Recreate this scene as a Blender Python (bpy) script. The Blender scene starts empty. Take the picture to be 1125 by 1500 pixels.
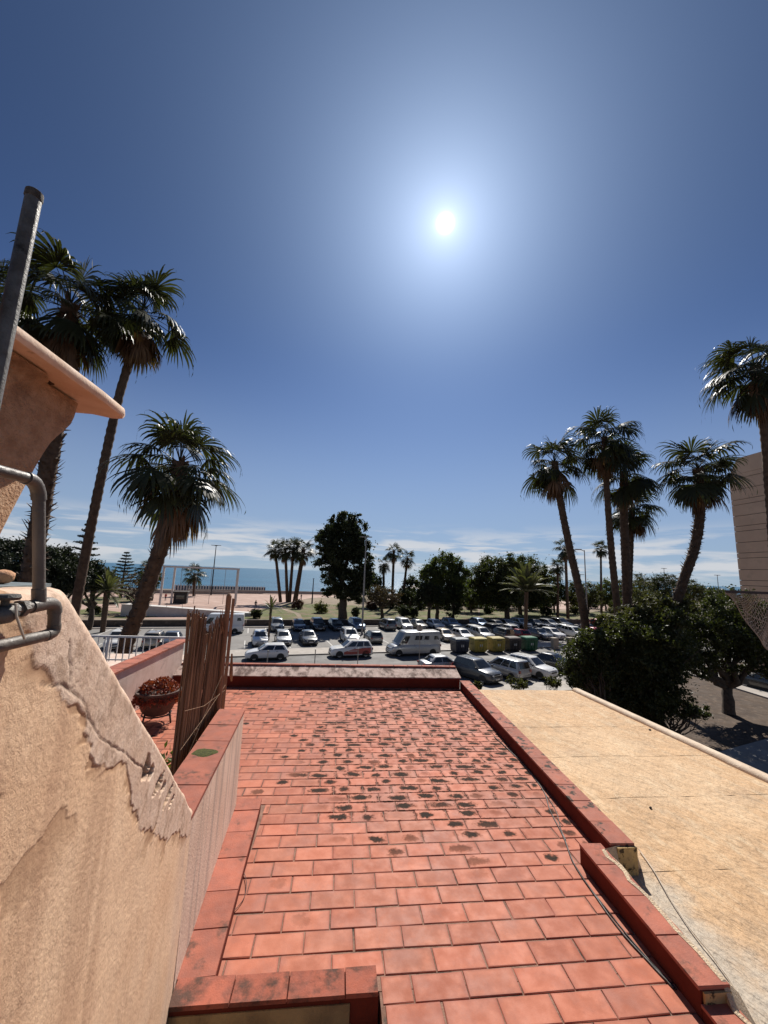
import bpy, math, random
import numpy as np
from mathutils import Matrix, Vector
R = math.radians
random.seed(7); RNG = np.random.default_rng(11)
SC = bpy.context.scene
COL = SC.collection

# ------------------------------------------------------------------ camera
FPX, PW, PH = 565.0, 1125.0, 1500.0
CAM = np.array([0.0, 0.0, 8.7])
YAW, PITCH, ROLL = R(6.0), R(9.0), R(2.2)
_f = np.array([math.sin(YAW)*math.cos(PITCH), math.cos(YAW)*math.cos(PITCH), math.sin(PITCH)])
_r = np.array([math.cos(YAW), -math.sin(YAW), 0.0]); _u = np.cross(_r, _f)
CR = _r*math.cos(ROLL) + _u*math.sin(ROLL); CU = -_r*math.sin(ROLL) + _u*math.cos(ROLL); CF = _f
cam = bpy.data.cameras.new('camera'); camo = bpy.data.objects.new('camera', cam); COL.objects.link(camo)
cam.sensor_fit = 'VERTICAL'; cam.sensor_height = 36.0; cam.lens = FPX/PH*36.0
cam.clip_start = 0.05; cam.clip_end = 60000
camo.matrix_world = Matrix(((CR[0], CU[0], -CF[0], CAM[0]), (CR[1], CU[1], -CF[1], CAM[1]), (CR[2], CU[2], -CF[2], CAM[2]), (0, 0, 0, 1)))
SC.camera = camo

# ------------------------------------------------------------------ light and sky
SUN_EL, SUN_AZ = R(45.7), R(14.5)          # azimuth clockwise from +Y
SUN_DIR = Vector((math.sin(SUN_AZ)*math.cos(SUN_EL), math.cos(SUN_AZ)*math.cos(SUN_EL), math.sin(SUN_EL)))
sun = bpy.data.lights.new('sun', 'SUN'); sun.energy = 5.0; sun.angle = R(0.5); sun.color = (1.0, 0.95, 0.87)
suno = bpy.data.objects.new('sun', sun); COL.objects.link(suno)
suno.rotation_euler = SUN_DIR.to_track_quat('Z', 'Y').to_euler(); suno.location = (0, 0, 60)
SKY_STRENGTH = 0.05
EXPOSURE = 0.35
SC.view_settings.view_transform = 'Standard'; SC.view_settings.look = 'None'
SC.view_settings.gamma = 1.0; SC.view_settings.exposure = EXPOSURE; SC.view_settings.use_curve_mapping = False
SC.cycles.max_bounces = 7; SC.cycles.diffuse_bounces = 4; SC.cycles.glossy_bounces = 3
SC.cycles.transmission_bounces = 4; SC.cycles.transparent_max_bounces = 6
SC.cycles.use_denoising = True; SC.cycles.sample_clamp_indirect = 6.0
SC.cycles.caustics_reflective = False; SC.cycles.caustics_refractive = False

W = bpy.data.worlds.new('World'); SC.world = W; W.use_nodes = True
wn, wl = W.node_tree.nodes, W.node_tree.links
wn.clear()
def wnode(t, **k):
    n = wn.new(t)
    for a, b in k.items(): setattr(n, a, b)
    return n
def wmath(op, a, b=None, c=None):
    n = wn.new('ShaderNodeMath'); n.operation = op
    for i, v in enumerate((a, b, c)):
        if v is None: continue
        if isinstance(v, (int, float)): n.inputs[i].default_value = v
        else: wl.new(v, n.inputs[i])
    return n.outputs[0]
sky = wnode('ShaderNodeTexSky', sky_type='NISHITA', sun_disc=False)
sky.sun_elevation = SUN_EL; sky.sun_rotation = SUN_AZ
sky.altitude = 20; sky.air_density = 0.7; sky.dust_density = 0.0; sky.ozone_density = 2.5
tc = wnode('ShaderNodeTexCoord')
sep = wnode('ShaderNodeSeparateXYZ'); wl.new(tc.outputs['Generated'], sep.inputs[0])
dot = wnode('ShaderNodeVectorMath', operation='DOT_PRODUCT'); wl.new(tc.outputs['Generated'], dot.inputs[0]); dot.inputs[1].default_value = SUN_DIR
ang = wmath('ARCCOSINE', wmath('MINIMUM', dot.outputs['Value'], 0.99999))
def gl(a, s): return wmath('MULTIPLY', wmath('EXPONENT', wmath('MULTIPLY', ang, -1.0/s)), a)
def gauss(a, s): return wmath('MULTIPLY', wmath('EXPONENT', wmath('MULTIPLY', wmath('MULTIPLY', ang, ang), -1.0/(s*s))), a)
# the sun itself, burnt out, and the forward-scatter aureole of the air round it
aure = wmath('ADD', wmath('ADD', gauss(120.0, 0.0098), gl(7.0, 0.022)), gl(7.6, 0.13))
aure_wide = gl(9.4, 0.25)
# thin cirrus and a cloud bank low over the sea
mp = wnode('ShaderNodeMapping'); mp.inputs['Scale'].default_value = (3.2, 3.2, 26.0)
wl.new(tc.outputs['Generated'], mp.inputs['Vector'])
nz = wnode('ShaderNodeTexNoise'); nz.inputs['Scale'].default_value = 1.7; nz.inputs['Detail'].default_value = 7; nz.inputs['Roughness'].default_value = 0.55
nz.inputs['Distortion'].default_value = 0.4
wl.new(mp.outputs[0], nz.inputs['Vector'])
mr = wnode('ShaderNodeMapRange', interpolation_type='SMOOTHSTEP'); mr.inputs[1].default_value = 0.42; mr.inputs[2].default_value = 0.60
wl.new(nz.outputs['Fac'], mr.inputs[0])
b1 = wnode('ShaderNodeMapRange', interpolation_type='SMOOTHSTEP'); b1.inputs[1].default_value = 0.135; b1.inputs[2].default_value = 0.065
wl.new(sep.outputs['Z'], b1.inputs[0])
b2 = wnode('ShaderNodeMapRange', interpolation_type='SMOOTHSTEP'); b2.inputs[1].default_value = -0.02; b2.inputs[2].default_value = 0.03
wl.new(sep.outputs['Z'], b2.inputs[0])
cl = wmath('MULTIPLY', wmath('MULTIPLY', mr.outputs[0], b1.outputs[0]), wmath('MULTIPLY', b2.outputs[0], 0.9))
tint = wnode('ShaderNodeMix', data_type='RGBA', blend_type='MULTIPLY'); tint.inputs[0].default_value = 1.0
wl.new(sky.outputs[0], tint.inputs[6]); tint.inputs[7].default_value = (0.50, 0.60, 0.79, 1)
el = wnode('ShaderNodeMapRange', interpolation_type='SMOOTHSTEP'); el.inputs[1].default_value = 0.75; el.inputs[2].default_value = 0.05; el.inputs[3].default_value = 1.0; el.inputs[4].default_value = 1.7
wl.new(sep.outputs['Z'], el.inputs[0])
lift = wnode('ShaderNodeVectorMath', operation='SCALE'); wl.new(tint.outputs[2], lift.inputs[0]); wl.new(el.outputs[0], lift.inputs['Scale'])
hz = wnode('ShaderNodeMapRange', interpolation_type='SMOOTHSTEP'); hz.inputs[1].default_value = 0.52; hz.inputs[2].default_value = -0.01; hz.inputs[4].default_value = 0.8
wl.new(sep.outputs['Z'], hz.inputs[0])
hmix = wnode('ShaderNodeMix', data_type='RGBA'); wl.new(hz.outputs[0], hmix.inputs[0]); wl.new(lift.outputs[0], hmix.inputs[6]); hmix.inputs[7].default_value = (5.0, 6.4, 8.0, 1)
cmix = wnode('ShaderNodeMix', data_type='RGBA'); wl.new(cl, cmix.inputs[0]); wl.new(hmix.outputs[2], cmix.inputs[6]); cmix.inputs[7].default_value = (10.0, 10.2, 10.6, 1)
acol = wnode('ShaderNodeMix', data_type='RGBA', blend_type='ADD'); acol.inputs[0].default_value = 1.0
wl.new(cmix.outputs[2], acol.inputs[6])
asc = wnode('ShaderNodeVectorMath', operation='SCALE'); asc.inputs[0].default_value = (0.92, 0.95, 0.98); wl.new(aure, asc.inputs['Scale'])
wsc = wnode('ShaderNodeVectorMath', operation='SCALE'); wsc.inputs[0].default_value = (0.50, 0.75, 1.14); wl.new(aure_wide, wsc.inputs['Scale'])
asum = wnode('ShaderNodeVectorMath', operation='ADD'); wl.new(asc.outputs[0], asum.inputs[0]); wl.new(wsc.outputs[0], asum.inputs[1])
wl.new(asum.outputs[0], acol.inputs[7])
bg = wnode('ShaderNodeBackground'); bg.inputs[1].default_value = SKY_STRENGTH; wl.new(acol.outputs[2], bg.inputs[0])
wo = wnode('ShaderNodeOutputWorld'); wl.new(bg.outputs[0], wo.inputs[0])

# ------------------------------------------------------------------ where things stand
def ray(x, y): return CR*(x-PW/2)/FPX + CU*(PH/2-y)/FPX + CF
def onz(x, y, z=0.0):
    d = ray(x, y); return CAM + d*((z-CAM[2])/d[2])
def onx(x, y, X):
    d = ray(x, y); return CAM + d*((X-CAM[0])/d[0])
def ony(x, y, Y):
    d = ray(x, y); return CAM + d*((Y-CAM[1])/d[1])
def atd(x, y, D):                       # point at a distance D from the camera measured along the ground
    d = ray(x, y); return CAM + d*(D/math.hypot(d[0], d[1]))
TH = R(12.5)                            # the street runs at this angle to the houses
SA = np.array([math.cos(TH), math.sin(TH)]); SB = np.array([-math.sin(TH), math.cos(TH)])
def S(a, b, z=0.0):
    p = SA*a + SB*b; return (p[0], p[1], z)
def a_of(x, b, yref=930):               # street coordinate where the column of sight x crosses the line b
    lo, hi = -200.0, 300.0
    def px(a):
        p = np.array(S(a, b)) - CAM; return PW/2 + FPX*(p@CR)/(p@CF)
    for _ in range(50):
        m = (lo+hi)/2
        if px(m) < x: lo = m
        else: hi = m
    return lo

# ------------------------------------------------------------------ mesh helpers
class MB:
    def __init__(s): s.v = []; s.f = []; s.uv = []
    def add(s, vs, fs, uvs=None):
        o = len(s.v); s.v += [tuple(map(float, p)) for p in vs]; s.f += [tuple(i+o for i in f) for f in fs]
        if uvs is not None: s.uv += uvs
        return s
    def box(s, c, d, rz=0.0, top=1.0, uv=False):
        cx, cy, cz = c; x, y, z = d[0]/2, d[1]/2, d[2]/2; ca, sa = math.cos(rz), math.sin(rz)
        vs = []
        for k, t in ((-z, 1.0), (z, top)):
            for a, b in ((-x, -y), (x, -y), (x, y), (-x, y)):
                a *= t; b *= t; vs.append((cx+a*ca-b*sa, cy+a*sa+b*ca, cz+k))
        return s.add(vs, [(3, 2, 1, 0), (4, 5, 6, 7), (0, 1, 5, 4), (1, 2, 6, 5), (2, 3, 7, 6), (3, 0, 4, 7)])
    def bbox(s, c, d, bv=0.004, rz=0.0):     # box with chamfered top edges
        cx, cy, cz = c; x, y, z = d[0]/2, d[1]/2, d[2]/2; ca, sa = math.cos(rz), math.sin(rz); vs = []
        for k, q in ((-z, 0), (z-bv, 0), (z, bv)):
            for a, b in ((-x+q, -y+q), (x-q, -y+q), (x-q, y-q), (-x+q, y-q)):
                vs.append((cx+a*ca-b*sa, cy+a*sa+b*ca, cz+k))
        fs = [(3, 2, 1, 0), (8, 9, 10, 11)]
        for l in (0, 4):
            for i in range(4): fs.append((l+i, l+(i+1) % 4, l+4+(i+1) % 4, l+4+i))
        return s.add(vs, fs)
    def quad(s, a, b, c, d): return s.add([a, b, c, d], [(0, 1, 2, 3)])
    def prism(s, poly, lo, hi, axis=2):
        n = len(poly)
        def P(p, h): return (p[0], p[1], h) if axis == 2 else ((h, p[0], p[1]) if axis == 0 else (p[0], h, p[1]))
        vs = [P(p, lo) for p in poly] + [P(p, hi) for p in poly]
        fs = [tuple(range(n-1, -1, -1)), tuple(range(n, 2*n))] + [(i, (i+1) % n, n+(i+1) % n, n+i) for i in range(n)]
        return s.add(vs, fs)
    def loft(s, rings, cap=True, close=True):
        n = len(rings[0]); o = []
        for r in rings: o += [tuple(p) for p in r]
        fs = []
        for k in range(len(rings)-1):
            for i in range(n if close else n-1):
                j = (i+1) % n; fs.append((k*n+i, k*n+j, (k+1)*n+j, (k+1)*n+i))
        if cap: fs += [tuple(range(n-1, -1, -1)), tuple((len(rings)-1)*n+i for i in range(n))]
        return s.add(o, fs)
    def tube(s, pts, rad, n=8, cap=True):
        pts = [Vector(p) for p in pts]
        if isinstance(rad, (int, float)): rad = [rad]*len(pts)
        rings = []; up = None
        for i, p in enumerate(pts):
            t = (pts[min(i+1, len(pts)-1)]-pts[max(i-1, 0)]).normalized()
            if up is None: up = Vector((0, 0, 1)) if abs(t.z) < 0.9 else Vector((1, 0, 0))
            a = t.cross(up).normalized(); b = a.cross(t).normalized(); up = b
            rings.append([p+(a*math.cos(q)+b*math.sin(q))*rad[i] for q in (2*math.pi*k/n for k in range(n))])
        return s.loft(rings, cap)
    def lathe(s, prof, c=(0, 0, 0), n=16):
        rings = [[(c[0]+r*math.cos(q), c[1]+r*math.sin(q), c[2]+z) for q in (2*math.pi*k/n for k in range(n))] for r, z in prof]
        return s.loft(rings)
    def disc(s, c, r, axis, n=14, h=0.02):   # short cylinder along axis (0=x,1=y)
        vs = []
        for e in (-h/2, h/2):
            for k in range(n):
                q = 2*math.pi*k/n; a, b = r*math.cos(q), r*math.sin(q)
                vs.append((c[0]+e, c[1]+a, c[2]+b) if axis == 0 else ((c[0]+a, c[1]+e, c[2]+b) if axis == 1 else (c[0]+a, c[1]+b, c[2]+e)))
        fs = [tuple(range(n-1, -1, -1)), tuple(range(n, 2*n))] + [(i, (i+1) % n, n+(i+1) % n, n+i) for i in range(n)]
        return s.add(vs, fs)
    def blob(s, c, r, n=10, m=6, jit=0.0):
        rings = []
        for k in range(m+1):
            ph = math.pi*(0.02+0.96*k/m)
            rings.append([(c[0]+r[0]*math.sin(ph)*math.cos(2*math.pi*i/n)*(1+random.uniform(-jit, jit)), c[1]+r[1]*math.sin(ph)*math.sin(2*math.pi*i/n)*(1+random.uniform(-jit, jit)), c[2]-r[2]*math.cos(ph)) for i in range(n)])
        return s.loft(rings)
    def mesh(s, name, mat=None, smooth=None):
        me = bpy.data.meshes.new(name); me.from_pydata(s.v, [], s.f); me.validate()
        if mat: me.materials.append(mat)
        if s.uv:
            u = me.uv_layers.new(name='uv'); k = 0
            u.data.foreach_set('uv', np.array(s.uv, dtype=np.float32).ravel())
        if smooth is not None:
            me.shade_smooth(); me.set_sharp_from_angle(angle=R(smooth))
        me.update(); return me
    def build(s, name, mat, parent=None, loc=None, smooth=None, **k):
        return obj(name, s.mesh(name, mat, smooth), parent, loc, **k)
def obj(name, me, parent=None, loc=None, rz=None, label=None, cat=None, group=None, kind=None, mat=None, rot=None, scale=None):
    o = bpy.data.objects.new(name, me); COL.objects.link(o)
    if parent is not None: o.parent = parent
    if loc is not None: o.location = tuple(map(float, loc))
    if rz is not None: o.rotation_euler = (0, 0, rz)
    if rot is not None: o.rotation_euler = rot
    if scale is not None: o.scale = (scale,)*3 if isinstance(scale, (int, float)) else scale
    if mat is not None and me is not None:
        o.material_slots[0].link = 'OBJECT'; o.material_slots[0].material = mat
    if label: o['label'] = label
    if cat: o['category'] = cat
    if group: o['group'] = group
    if kind: o['kind'] = kind
    return o
def root(name, label, cat, loc=(0, 0, 0), rz=0.0, group=None): return obj(name, None, None, loc, rz, label, cat, group)

# value noise for relief
def vnoise(x, y, seed=0):
    xi, yi = np.floor(x).astype(int), np.floor(y).astype(int); xf, yf = x-xi, y-yi
    def h(a, b):
        n = (a*374761393 + b*668265263 + seed*974634777) & 0xffffffff
        n = ((n ^ (n >> 13))*1274126177) & 0xffffffff
        return ((n ^ (n >> 16)) & 0xffff)/65535.0
    u, v = xf*xf*(3-2*xf), yf*yf*(3-2*yf)
    return (h(xi, yi)*(1-u)+h(xi+1, yi)*u)*(1-v) + (h(xi, yi+1)*(1-u)+h(xi+1, yi+1)*u)*v
def fbm(x, y, o=4, seed=0):
    t = 0; a = 0.5
    for i in range(o): t = t + a*vnoise(x*2**i, y*2**i, seed+i*17); a *= 0.5
    return t
def sstep(a, b, x):
    t = np.clip((x-a)/(b-a), 0, 1); return t*t*(3-2*t)

# ------------------------------------------------------------------ materials
MATS = {}
class NT:
    def __init__(s, name):
        s.m = bpy.data.materials.new(name); s.m.use_nodes = True; s.t = s.m.node_tree; s.n = s.t.nodes; s.l = s.t.links
        s.b = s.n['Principled BSDF']; s.out = s.n['Material Output']; s.geo = s.n.new('ShaderNodeNewGeometry'); s.oi = s.n.new('ShaderNodeObjectInfo')
        s.tc = s.n.new('ShaderNodeTexCoord')
    def set(s, sock, v):
        if hasattr(v, 'is_linked') or isinstance(v, bpy.types.NodeSocket): s.l.new(v, sock)
        else: sock.default_value = v
    def noise(s, scale, detail=4, rough=0.55, vec=None, stretch=None, dist=0.0):
        n = s.n.new('ShaderNodeTexNoise'); n.inputs['Scale'].default_value = scale; n.inputs['Detail'].default_value = detail
        n.inputs['Roughness'].default_value = rough; n.inputs['Distortion'].default_value = dist
        v = vec if vec is not None else s.geo.outputs['Position']
        if stretch:
            m = s.n.new('ShaderNodeMapping'); m.inputs['Scale'].default_value = stretch; s.l.new(v, m.inputs['Vector']); v = m.outputs[0]
        s.l.new(v, n.inputs['Vector']); return n.outputs['Fac']
    def voro(s, scale, vec=None):
        n = s.n.new('ShaderNodeTexVoronoi'); n.inputs['Scale'].default_value = scale; n.feature = 'SMOOTH_F1'; n.inputs['Smoothness'].default_value = .4
        s.l.new(vec if vec is not None else s.geo.outputs['Position'], n.inputs['Vector']); return n.outputs['Distance']
    def ramp(s, f, a, b, lo=0.0, hi=1.0):
        n = s.n.new('ShaderNodeMapRange'); n.interpolation_type = 'SMOOTHSTEP'
        s.l.new(f, n.inputs[0]); n.inputs[1].default_value = a; n.inputs[2].default_value = b; n.inputs[3].default_value = lo; n.inputs[4].default_value = hi
        return n.outputs[0]
    def math(s, op, a, b=0.0):
        n = s.n.new('ShaderNodeMath'); n.operation = op; s.set(n.inputs[0], a); s.set(n.inputs[1], b); return n.outputs[0]
    def mix(s, f, a, b, mode='MIX'):
        n = s.n.new('ShaderNodeMix'); n.data_type = 'RGBA'; n.blend_type = mode; s.set(n.inputs[0], f)
        for i, c in ((6, a), (7, b)): s.set(n.inputs[i], c if isinstance(c, bpy.types.NodeSocket) else (*c, 1))
        return n.outputs[2]
    def bump(s, f, strength, dist=0.01, prev=None):
        n = s.n.new('ShaderNodeBump'); n.inputs['Strength'].default_value = strength; n.inputs['Distance'].default_value = dist
        s.l.new(f, n.inputs['Height'])
        if prev is not None: s.l.new(prev, n.inputs['Normal'])
        return n.outputs[0]
    def done(s, col, rough=0.6, nrm=None, metal=0.0, spec=0.5, coat=0.0):
        b = s.b; s.set(b.inputs['Base Color'], col if isinstance(col, bpy.types.NodeSocket) else (*col, 1)); s.set(b.inputs['Roughness'], rough)
        b.inputs['Metallic'].default_value = metal; b.inputs['Specular IOR Level'].default_value = spec; b.inputs['Coat Weight'].default_value = coat
        b.inputs['Coat Roughness'].default_value = 0.05
        if nrm is not None: s.l.new(nrm, b.inputs['Normal'])
        return s.m
def mat(name, c, c2=None, scale=6.0, rough=0.6, bump=None, stain=None, metal=0.0, spec=0.4, coat=0.0, rand=0.0, stretch=None, obj_space=False):
    if name in MATS: return MATS[name]
    t = NT(name); vec = t.tc.outputs['Object'] if obj_space else t.geo.outputs['Position']
    c2 = c2 or tuple(x*0.72 for x in c)
    col = t.mix(t.ramp(t.noise(scale, 5, 0.6, vec, stretch), 0.32, 0.68), c, c2)
    if stain: col = t.mix(t.ramp(t.noise(stain[1], 6, 0.65, vec, stain[4] if len(stain) > 4 else None), stain[2], stain[3]), col, stain[0])
    if rand: col = t.mix(1.0, col, _grey(t, rand), 'MULTIPLY')
    nr = t.bump(t.noise(bump[0], 5, 0.6, vec), bump[1], bump[2] if len(bump) > 2 else 0.01) if bump else None
    rg = t.ramp(t.noise(scale*2.3, 3, 0.5, vec), 0.3, 0.7, max(rough-0.08, 0.02), min(rough+0.08, 1))
    MATS[name] = t.done(col, rg, nr, metal, spec, coat); return MATS[name]
def _grey(t, r):
    f = t.math('ADD', t.oi.outputs['Random'], t.geo.outputs['Random Per Island']); f = t.math('FRACT', f)
    n = t.n.new('ShaderNodeMapRange'); t.l.new(f, n.inputs[0]); n.inputs[3].default_value = 1-r; n.inputs[4].default_value = 1+r*0.35
    c = t.n.new('ShaderNodeCombineColor')
    for i in range(3): t.l.new(n.outputs[0], c.inputs[i])
    return c.outputs[0]
def leaf_mat(name, c, c2, rough=0.45, trans=0.3, spec=0.4):
    t = NT(name)
    f = t.math('FRACT', t.math('ADD', t.geo.outputs['Random Per Island'], t.oi.outputs['Random']))
    col = t.mix(f, c, c2); col = t.mix(t.ramp(t.noise(0.9, 3), 0.35, 0.7), col, tuple(x*0.55 for x in c))
    t.done(col, rough, None, 0, spec)
    tr = t.n.new('ShaderNodeBsdfTranslucent'); tcol = t.mix(1.0, col, (1.3, 1.5, 0.6), 'MULTIPLY'); t.l.new(tcol, tr.inputs[0])
    mx = t.n.new('ShaderNodeMixShader'); mx.inputs[0].default_value = trans
    t.l.new(t.b.outputs[0], mx.inputs[1]); t.l.new(tr.outputs[0], mx.inputs[2]); t.l.new(mx.outputs[0], t.out.inputs[0])
    MATS[name] = t.m; return t.m
# ================================================================== NEAR: the tiled roof terrace and the walls round it
RZ = 6.55                                # top of the tiles
def tile_material():
    t = NT('terracotta_tile'); uv = t.n.new('ShaderNodeUVMap'); uv.uv_map = 'uv'
    sx = t.n.new('ShaderNodeSeparateXYZ'); t.l.new(uv.outputs[0], sx.inputs[0])
    u = t.math('ABSOLUTE', t.math('SUBTRACT', sx.outputs[0], 0.5)); v = t.math('ABSOLUTE', t.math('SUBTRACT', sx.outputs[1], 0.5))
    r0 = t.math('FRACT', t.math('ADD', t.math('ADD', t.oi.outputs['Random'], t.geo.outputs['Random Per Island']), 0.13))
    du = t.math('MULTIPLY', t.math('SUBTRACT', t.math('FRACT', t.math('MULTIPLY', r0, 7.31)), .5), .48); dv_ = t.math('MULTIPLY', t.math('SUBTRACT', t.math('FRACT', t.math('MULTIPLY', r0, 13.7)), .5), .24)
    su = t.math('SUBTRACT', t.math('SUBTRACT', sx.outputs[0], .5), du); sv_ = t.math('SUBTRACT', t.math('SUBTRACT', sx.outputs[1], .5), dv_)
    su = t.math('MULTIPLY', su, t.math('ADD', .75, t.math('FRACT', t.math('MULTIPLY', r0, 29.3))))
    d = t.math('MULTIPLY', t.math('SQRT', t.math('ADD', t.math('MULTIPLY', su, su), t.math('MULTIPLY', sv_, sv_))), 2.0)
    d_old = t.math('MULTIPLY', t.math('SQRT', t.math('ADD', t.math('MULTIPLY', u, u), t.math('MULTIPLY', v, v))), 2.0)
    e = t.math('MULTIPLY', t.math('MAXIMUM', u, v), 2.0)
    r = t.math('FRACT', t.math('ADD', t.math('ADD', t.oi.outputs['Random'], t.geo.outputs['Random Per Island']), 0.13))
    ps = t.n.new('ShaderNodeSeparateXYZ'); t.l.new(t.geo.outputs['Position'], ps.inputs[0])
    dens = t.math('MULTIPLY', t.ramp(ps.outputs[1], 2.5, 4.9, 0.14, 1.15), t.ramp(ps.outputs[0], -0.8, 0.45, 0.34, 1.0))
    dens = t.math('MULTIPLY', dens, t.ramp(ps.outputs[1], 5.6, 7.6, 1.0, 1.0))
    pres = t.ramp(t.math('ADD', t.math('SUBTRACT', r, 1.0), dens), 0.0, 0.35)
    n1 = t.noise(17, 6, 0.66, dist=0.3); n2 = t.noise(70, 5, 0.7); n3 = t.noise(9, 4, 0.6)
    off = t.math('MULTIPLY', t.math('SUBTRACT', n1, 0.5), 1.7)
    blob = t.ramp(t.math('ADD', t.math('ADD', d, off), t.math('MULTIPLY', t.math('SUBTRACT', n2, .5), .8)), 0.80, 0.38)
    st = t.math('MULTIPLY', blob, pres)
    edge = t.math('MULTIPLY', t.math('MULTIPLY', t.ramp(e, 0.8, 1.0), t.ramp(n1, 0.50, 0.59)), t.ramp(dens, 0.3, 0.95))
    st = t.math('MULTIPLY', t.math('MAXIMUM', st, edge), t.ramp(n2, 0.2, 0.5, 0.62, 1.0))
    base = t.mix(t.ramp(n3, 0.3, 0.7), (0.485, 0.148, 0.083), (0.42, 0.127, 0.072))
    base = t.mix(1.0, base, _grey(t, 0.26), 'MULTIPLY')
    base = t.mix(t.math('FRACT', t.math('MULTIPLY', r, 5.7)), base, t.mix(1.0, base, (1.0, 1.16, 1.2), 'MULTIPLY'))
    ring = t.math('MULTIPLY', t.math('MULTIPLY', t.ramp(e, 0.30, 0.74), t.ramp(e, 0.97, 0.80)), t.ramp(t.noise(11, 4, 0.6), 0.34, 0.7, 0.0, 0.5))
    base = t.mix(ring, base, (0.56, 0.205, 0.125))
    base = t.mix(t.math('MULTIPLY', t.ramp(e, 0.9, 1.0), 0.5), base, (0.33, 0.10, 0.07))
    grime = t.math('MULTIPLY', t.ramp(t.noise(3.1, 6, 0.7), 0.44, 0.70), 0.55)
    base = t.mix(grime, base, (0.30, 0.13, 0.10))
    col = t.mix(st, base, (0.033, 0.025, 0.02))
    rg = t.math('ADD', 0.60, t.math('MULTIPLY', st, 0.45)); rg = t.math('ADD', rg, t.ramp(n3, .3, .7, -.05, .1))
    nr = t.bump(t.noise(160, 4, 0.6), 0.18, 0.004); nr = t.bump(n1, 0.22, 0.006, nr)
    return t.done(col, rg, nr, 0, 0.16)
M_TILE = tile_material()
M_GROUT = mat('grout', (0.30, 0.165, 0.115), (0.17, 0.09, 0.062), 14, 0.9, (120, 0.5), ((0.05, 0.045, 0.035), 5, 0.52, 0.7))
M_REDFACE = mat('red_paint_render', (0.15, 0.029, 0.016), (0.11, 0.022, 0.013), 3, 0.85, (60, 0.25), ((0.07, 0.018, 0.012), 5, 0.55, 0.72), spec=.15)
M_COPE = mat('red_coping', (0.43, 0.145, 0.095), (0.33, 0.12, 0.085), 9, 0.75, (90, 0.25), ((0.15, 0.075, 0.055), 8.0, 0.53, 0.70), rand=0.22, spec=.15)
M_COPE_LICHEN = mat('red_coping_lichen', (0.42, 0.155, 0.105), (0.33, 0.13, 0.095), 7, 0.75, (90, 0.3), ((0.06, 0.045, 0.035), 9.0, 0.54, 0.62), rand=0.2, spec=.15)
M_COPE_DIRTY = mat('grimy_coping', (0.40, 0.125, 0.08), (0.29, 0.10, 0.07), 10, 0.8, (90, 0.3), ((0.10, 0.055, 0.042), 6.0, 0.44, 0.62), rand=0.2, spec=.12)
M_CREAMMORTAR = mat('cream_mortar', (0.72, 0.55, 0.37), (0.55, 0.42, 0.29), 12, 0.9, (90, 0.9, 0.02))
M_OLIVE = mat('stained_plaster', (0.40, 0.29, 0.14), (0.22, 0.155, 0.08), 4, 0.9, (70, 0.5), ((0.055, 0.04, 0.026), 3.2, 0.47, 0.66, (1, 1, 0.4)))
M_PALEWALL = mat('pale_streaked_plaster', (0.80, 0.60, 0.46), (0.70, 0.50, 0.37), 3, 0.85, (90, 0.45), ((0.46, 0.35, 0.28), 6, 0.46, 0.70, (2.0, 2.0, 0.10)))
M_HOUSEWALL = mat('house_wall', (0.60, 0.40, 0.27), (0.52, 0.33, 0.22), 1.5, 0.85, (60, 0.3))

house = root('terraced_house', 'terraced house with flat roof terrace of red clay tiles and low red kerbs', 'house')
deck = MB()
XL, XR = -2.9, 2.44
deck.prism([(XL, 2.36), (2.08, 2.36), (2.10, 3.1), (2.36, 3.13), (2.58, 7.7), (XL, 7.7)], RZ-0.31, RZ-0.0052)
deck.prism([(0.32, 0.2), (2.0, 0.2), (2.05, 2.1), (2.08, 2.356), (0.32, 2.356)], RZ-0.31, RZ-0.0054)
deck_o = deck.build('roof_deck', M_GROUT, house)
TW, TD = 0.29, 0.145
def tile_mesh(k):
    rnd = random.Random(k); w, h, bv = TW-0.0085, TD-0.008, 0.003
    if k == 9: w = TW/2-0.0085
    vs = []; uv = []
    for z, q in ((-0.014, 0), (-bv, 0), (0.0, bv)):
        for a, b in ((-1, -1), (1, -1), (1, 1), (-1, 1)):
            j = rnd.uniform(-.0016, .0016)
            vs.append((a*(w/2-q)+j, b*(h/2-q)+j*.6, z+(rnd.uniform(-.0008, .0008) if z == 0 else 0))); uv.append(((a+1)/2, (b+1)/2))
    fs = [(8, 9, 10, 11)]
    for l in (0, 4):
        for i in range(4): fs.append((l+i, l+(i+1) % 4, l+4+(i+1) % 4, l+4+i))
    return vs, fs, uv
def uvmesh(name, vs, fs, uv, m):
    me = bpy.data.meshes.new(name); me.from_pydata(vs, [], fs); me.materials.append(m)
    l = me.uv_layers.new(name='uv'); idx = np.zeros(len(me.loops), dtype=np.int32); me.loops.foreach_get('vertex_index', idx)
    l.data.foreach_set('uv', np.array(uv, dtype=np.float32)[idx].ravel()); me.update(); return me
TV = [tile_mesh(k) for k in range(8)]; TME = [uvmesh('tile', *TV[k], M_TILE) for k in range(8)]
HALF = tile_mesh(9); HME = uvmesh('tile', *HALF, M_TILE)
spots = []
row = 0; y = 0.62
while y < 7.66:
    x1 = 2.185+(y-3.1)*0.048 if y > 3.1 else 1.928+(y-2.11)*0.028
    off = (0.0 if row % 2 else TW/2) + random.uniform(-.012, .012)
    spans = [(0.33, x1)] if y < 2.42 else ([(XL, -1.04), (-0.57, x1)] if y < 3.99 else [(XL, x1)])
    x = -12*TW + off - 0.085
    while x < x1+TW:
        for l, r_ in spans:
            a_, b_ = max(x-TW/2, l), min(x+TW/2, r_)
            if b_-a_ > 0.035: spots.append(((a_+b_)/2, y, (b_-a_)/TW))
        x += TW
    row += 1; y += TD
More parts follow.
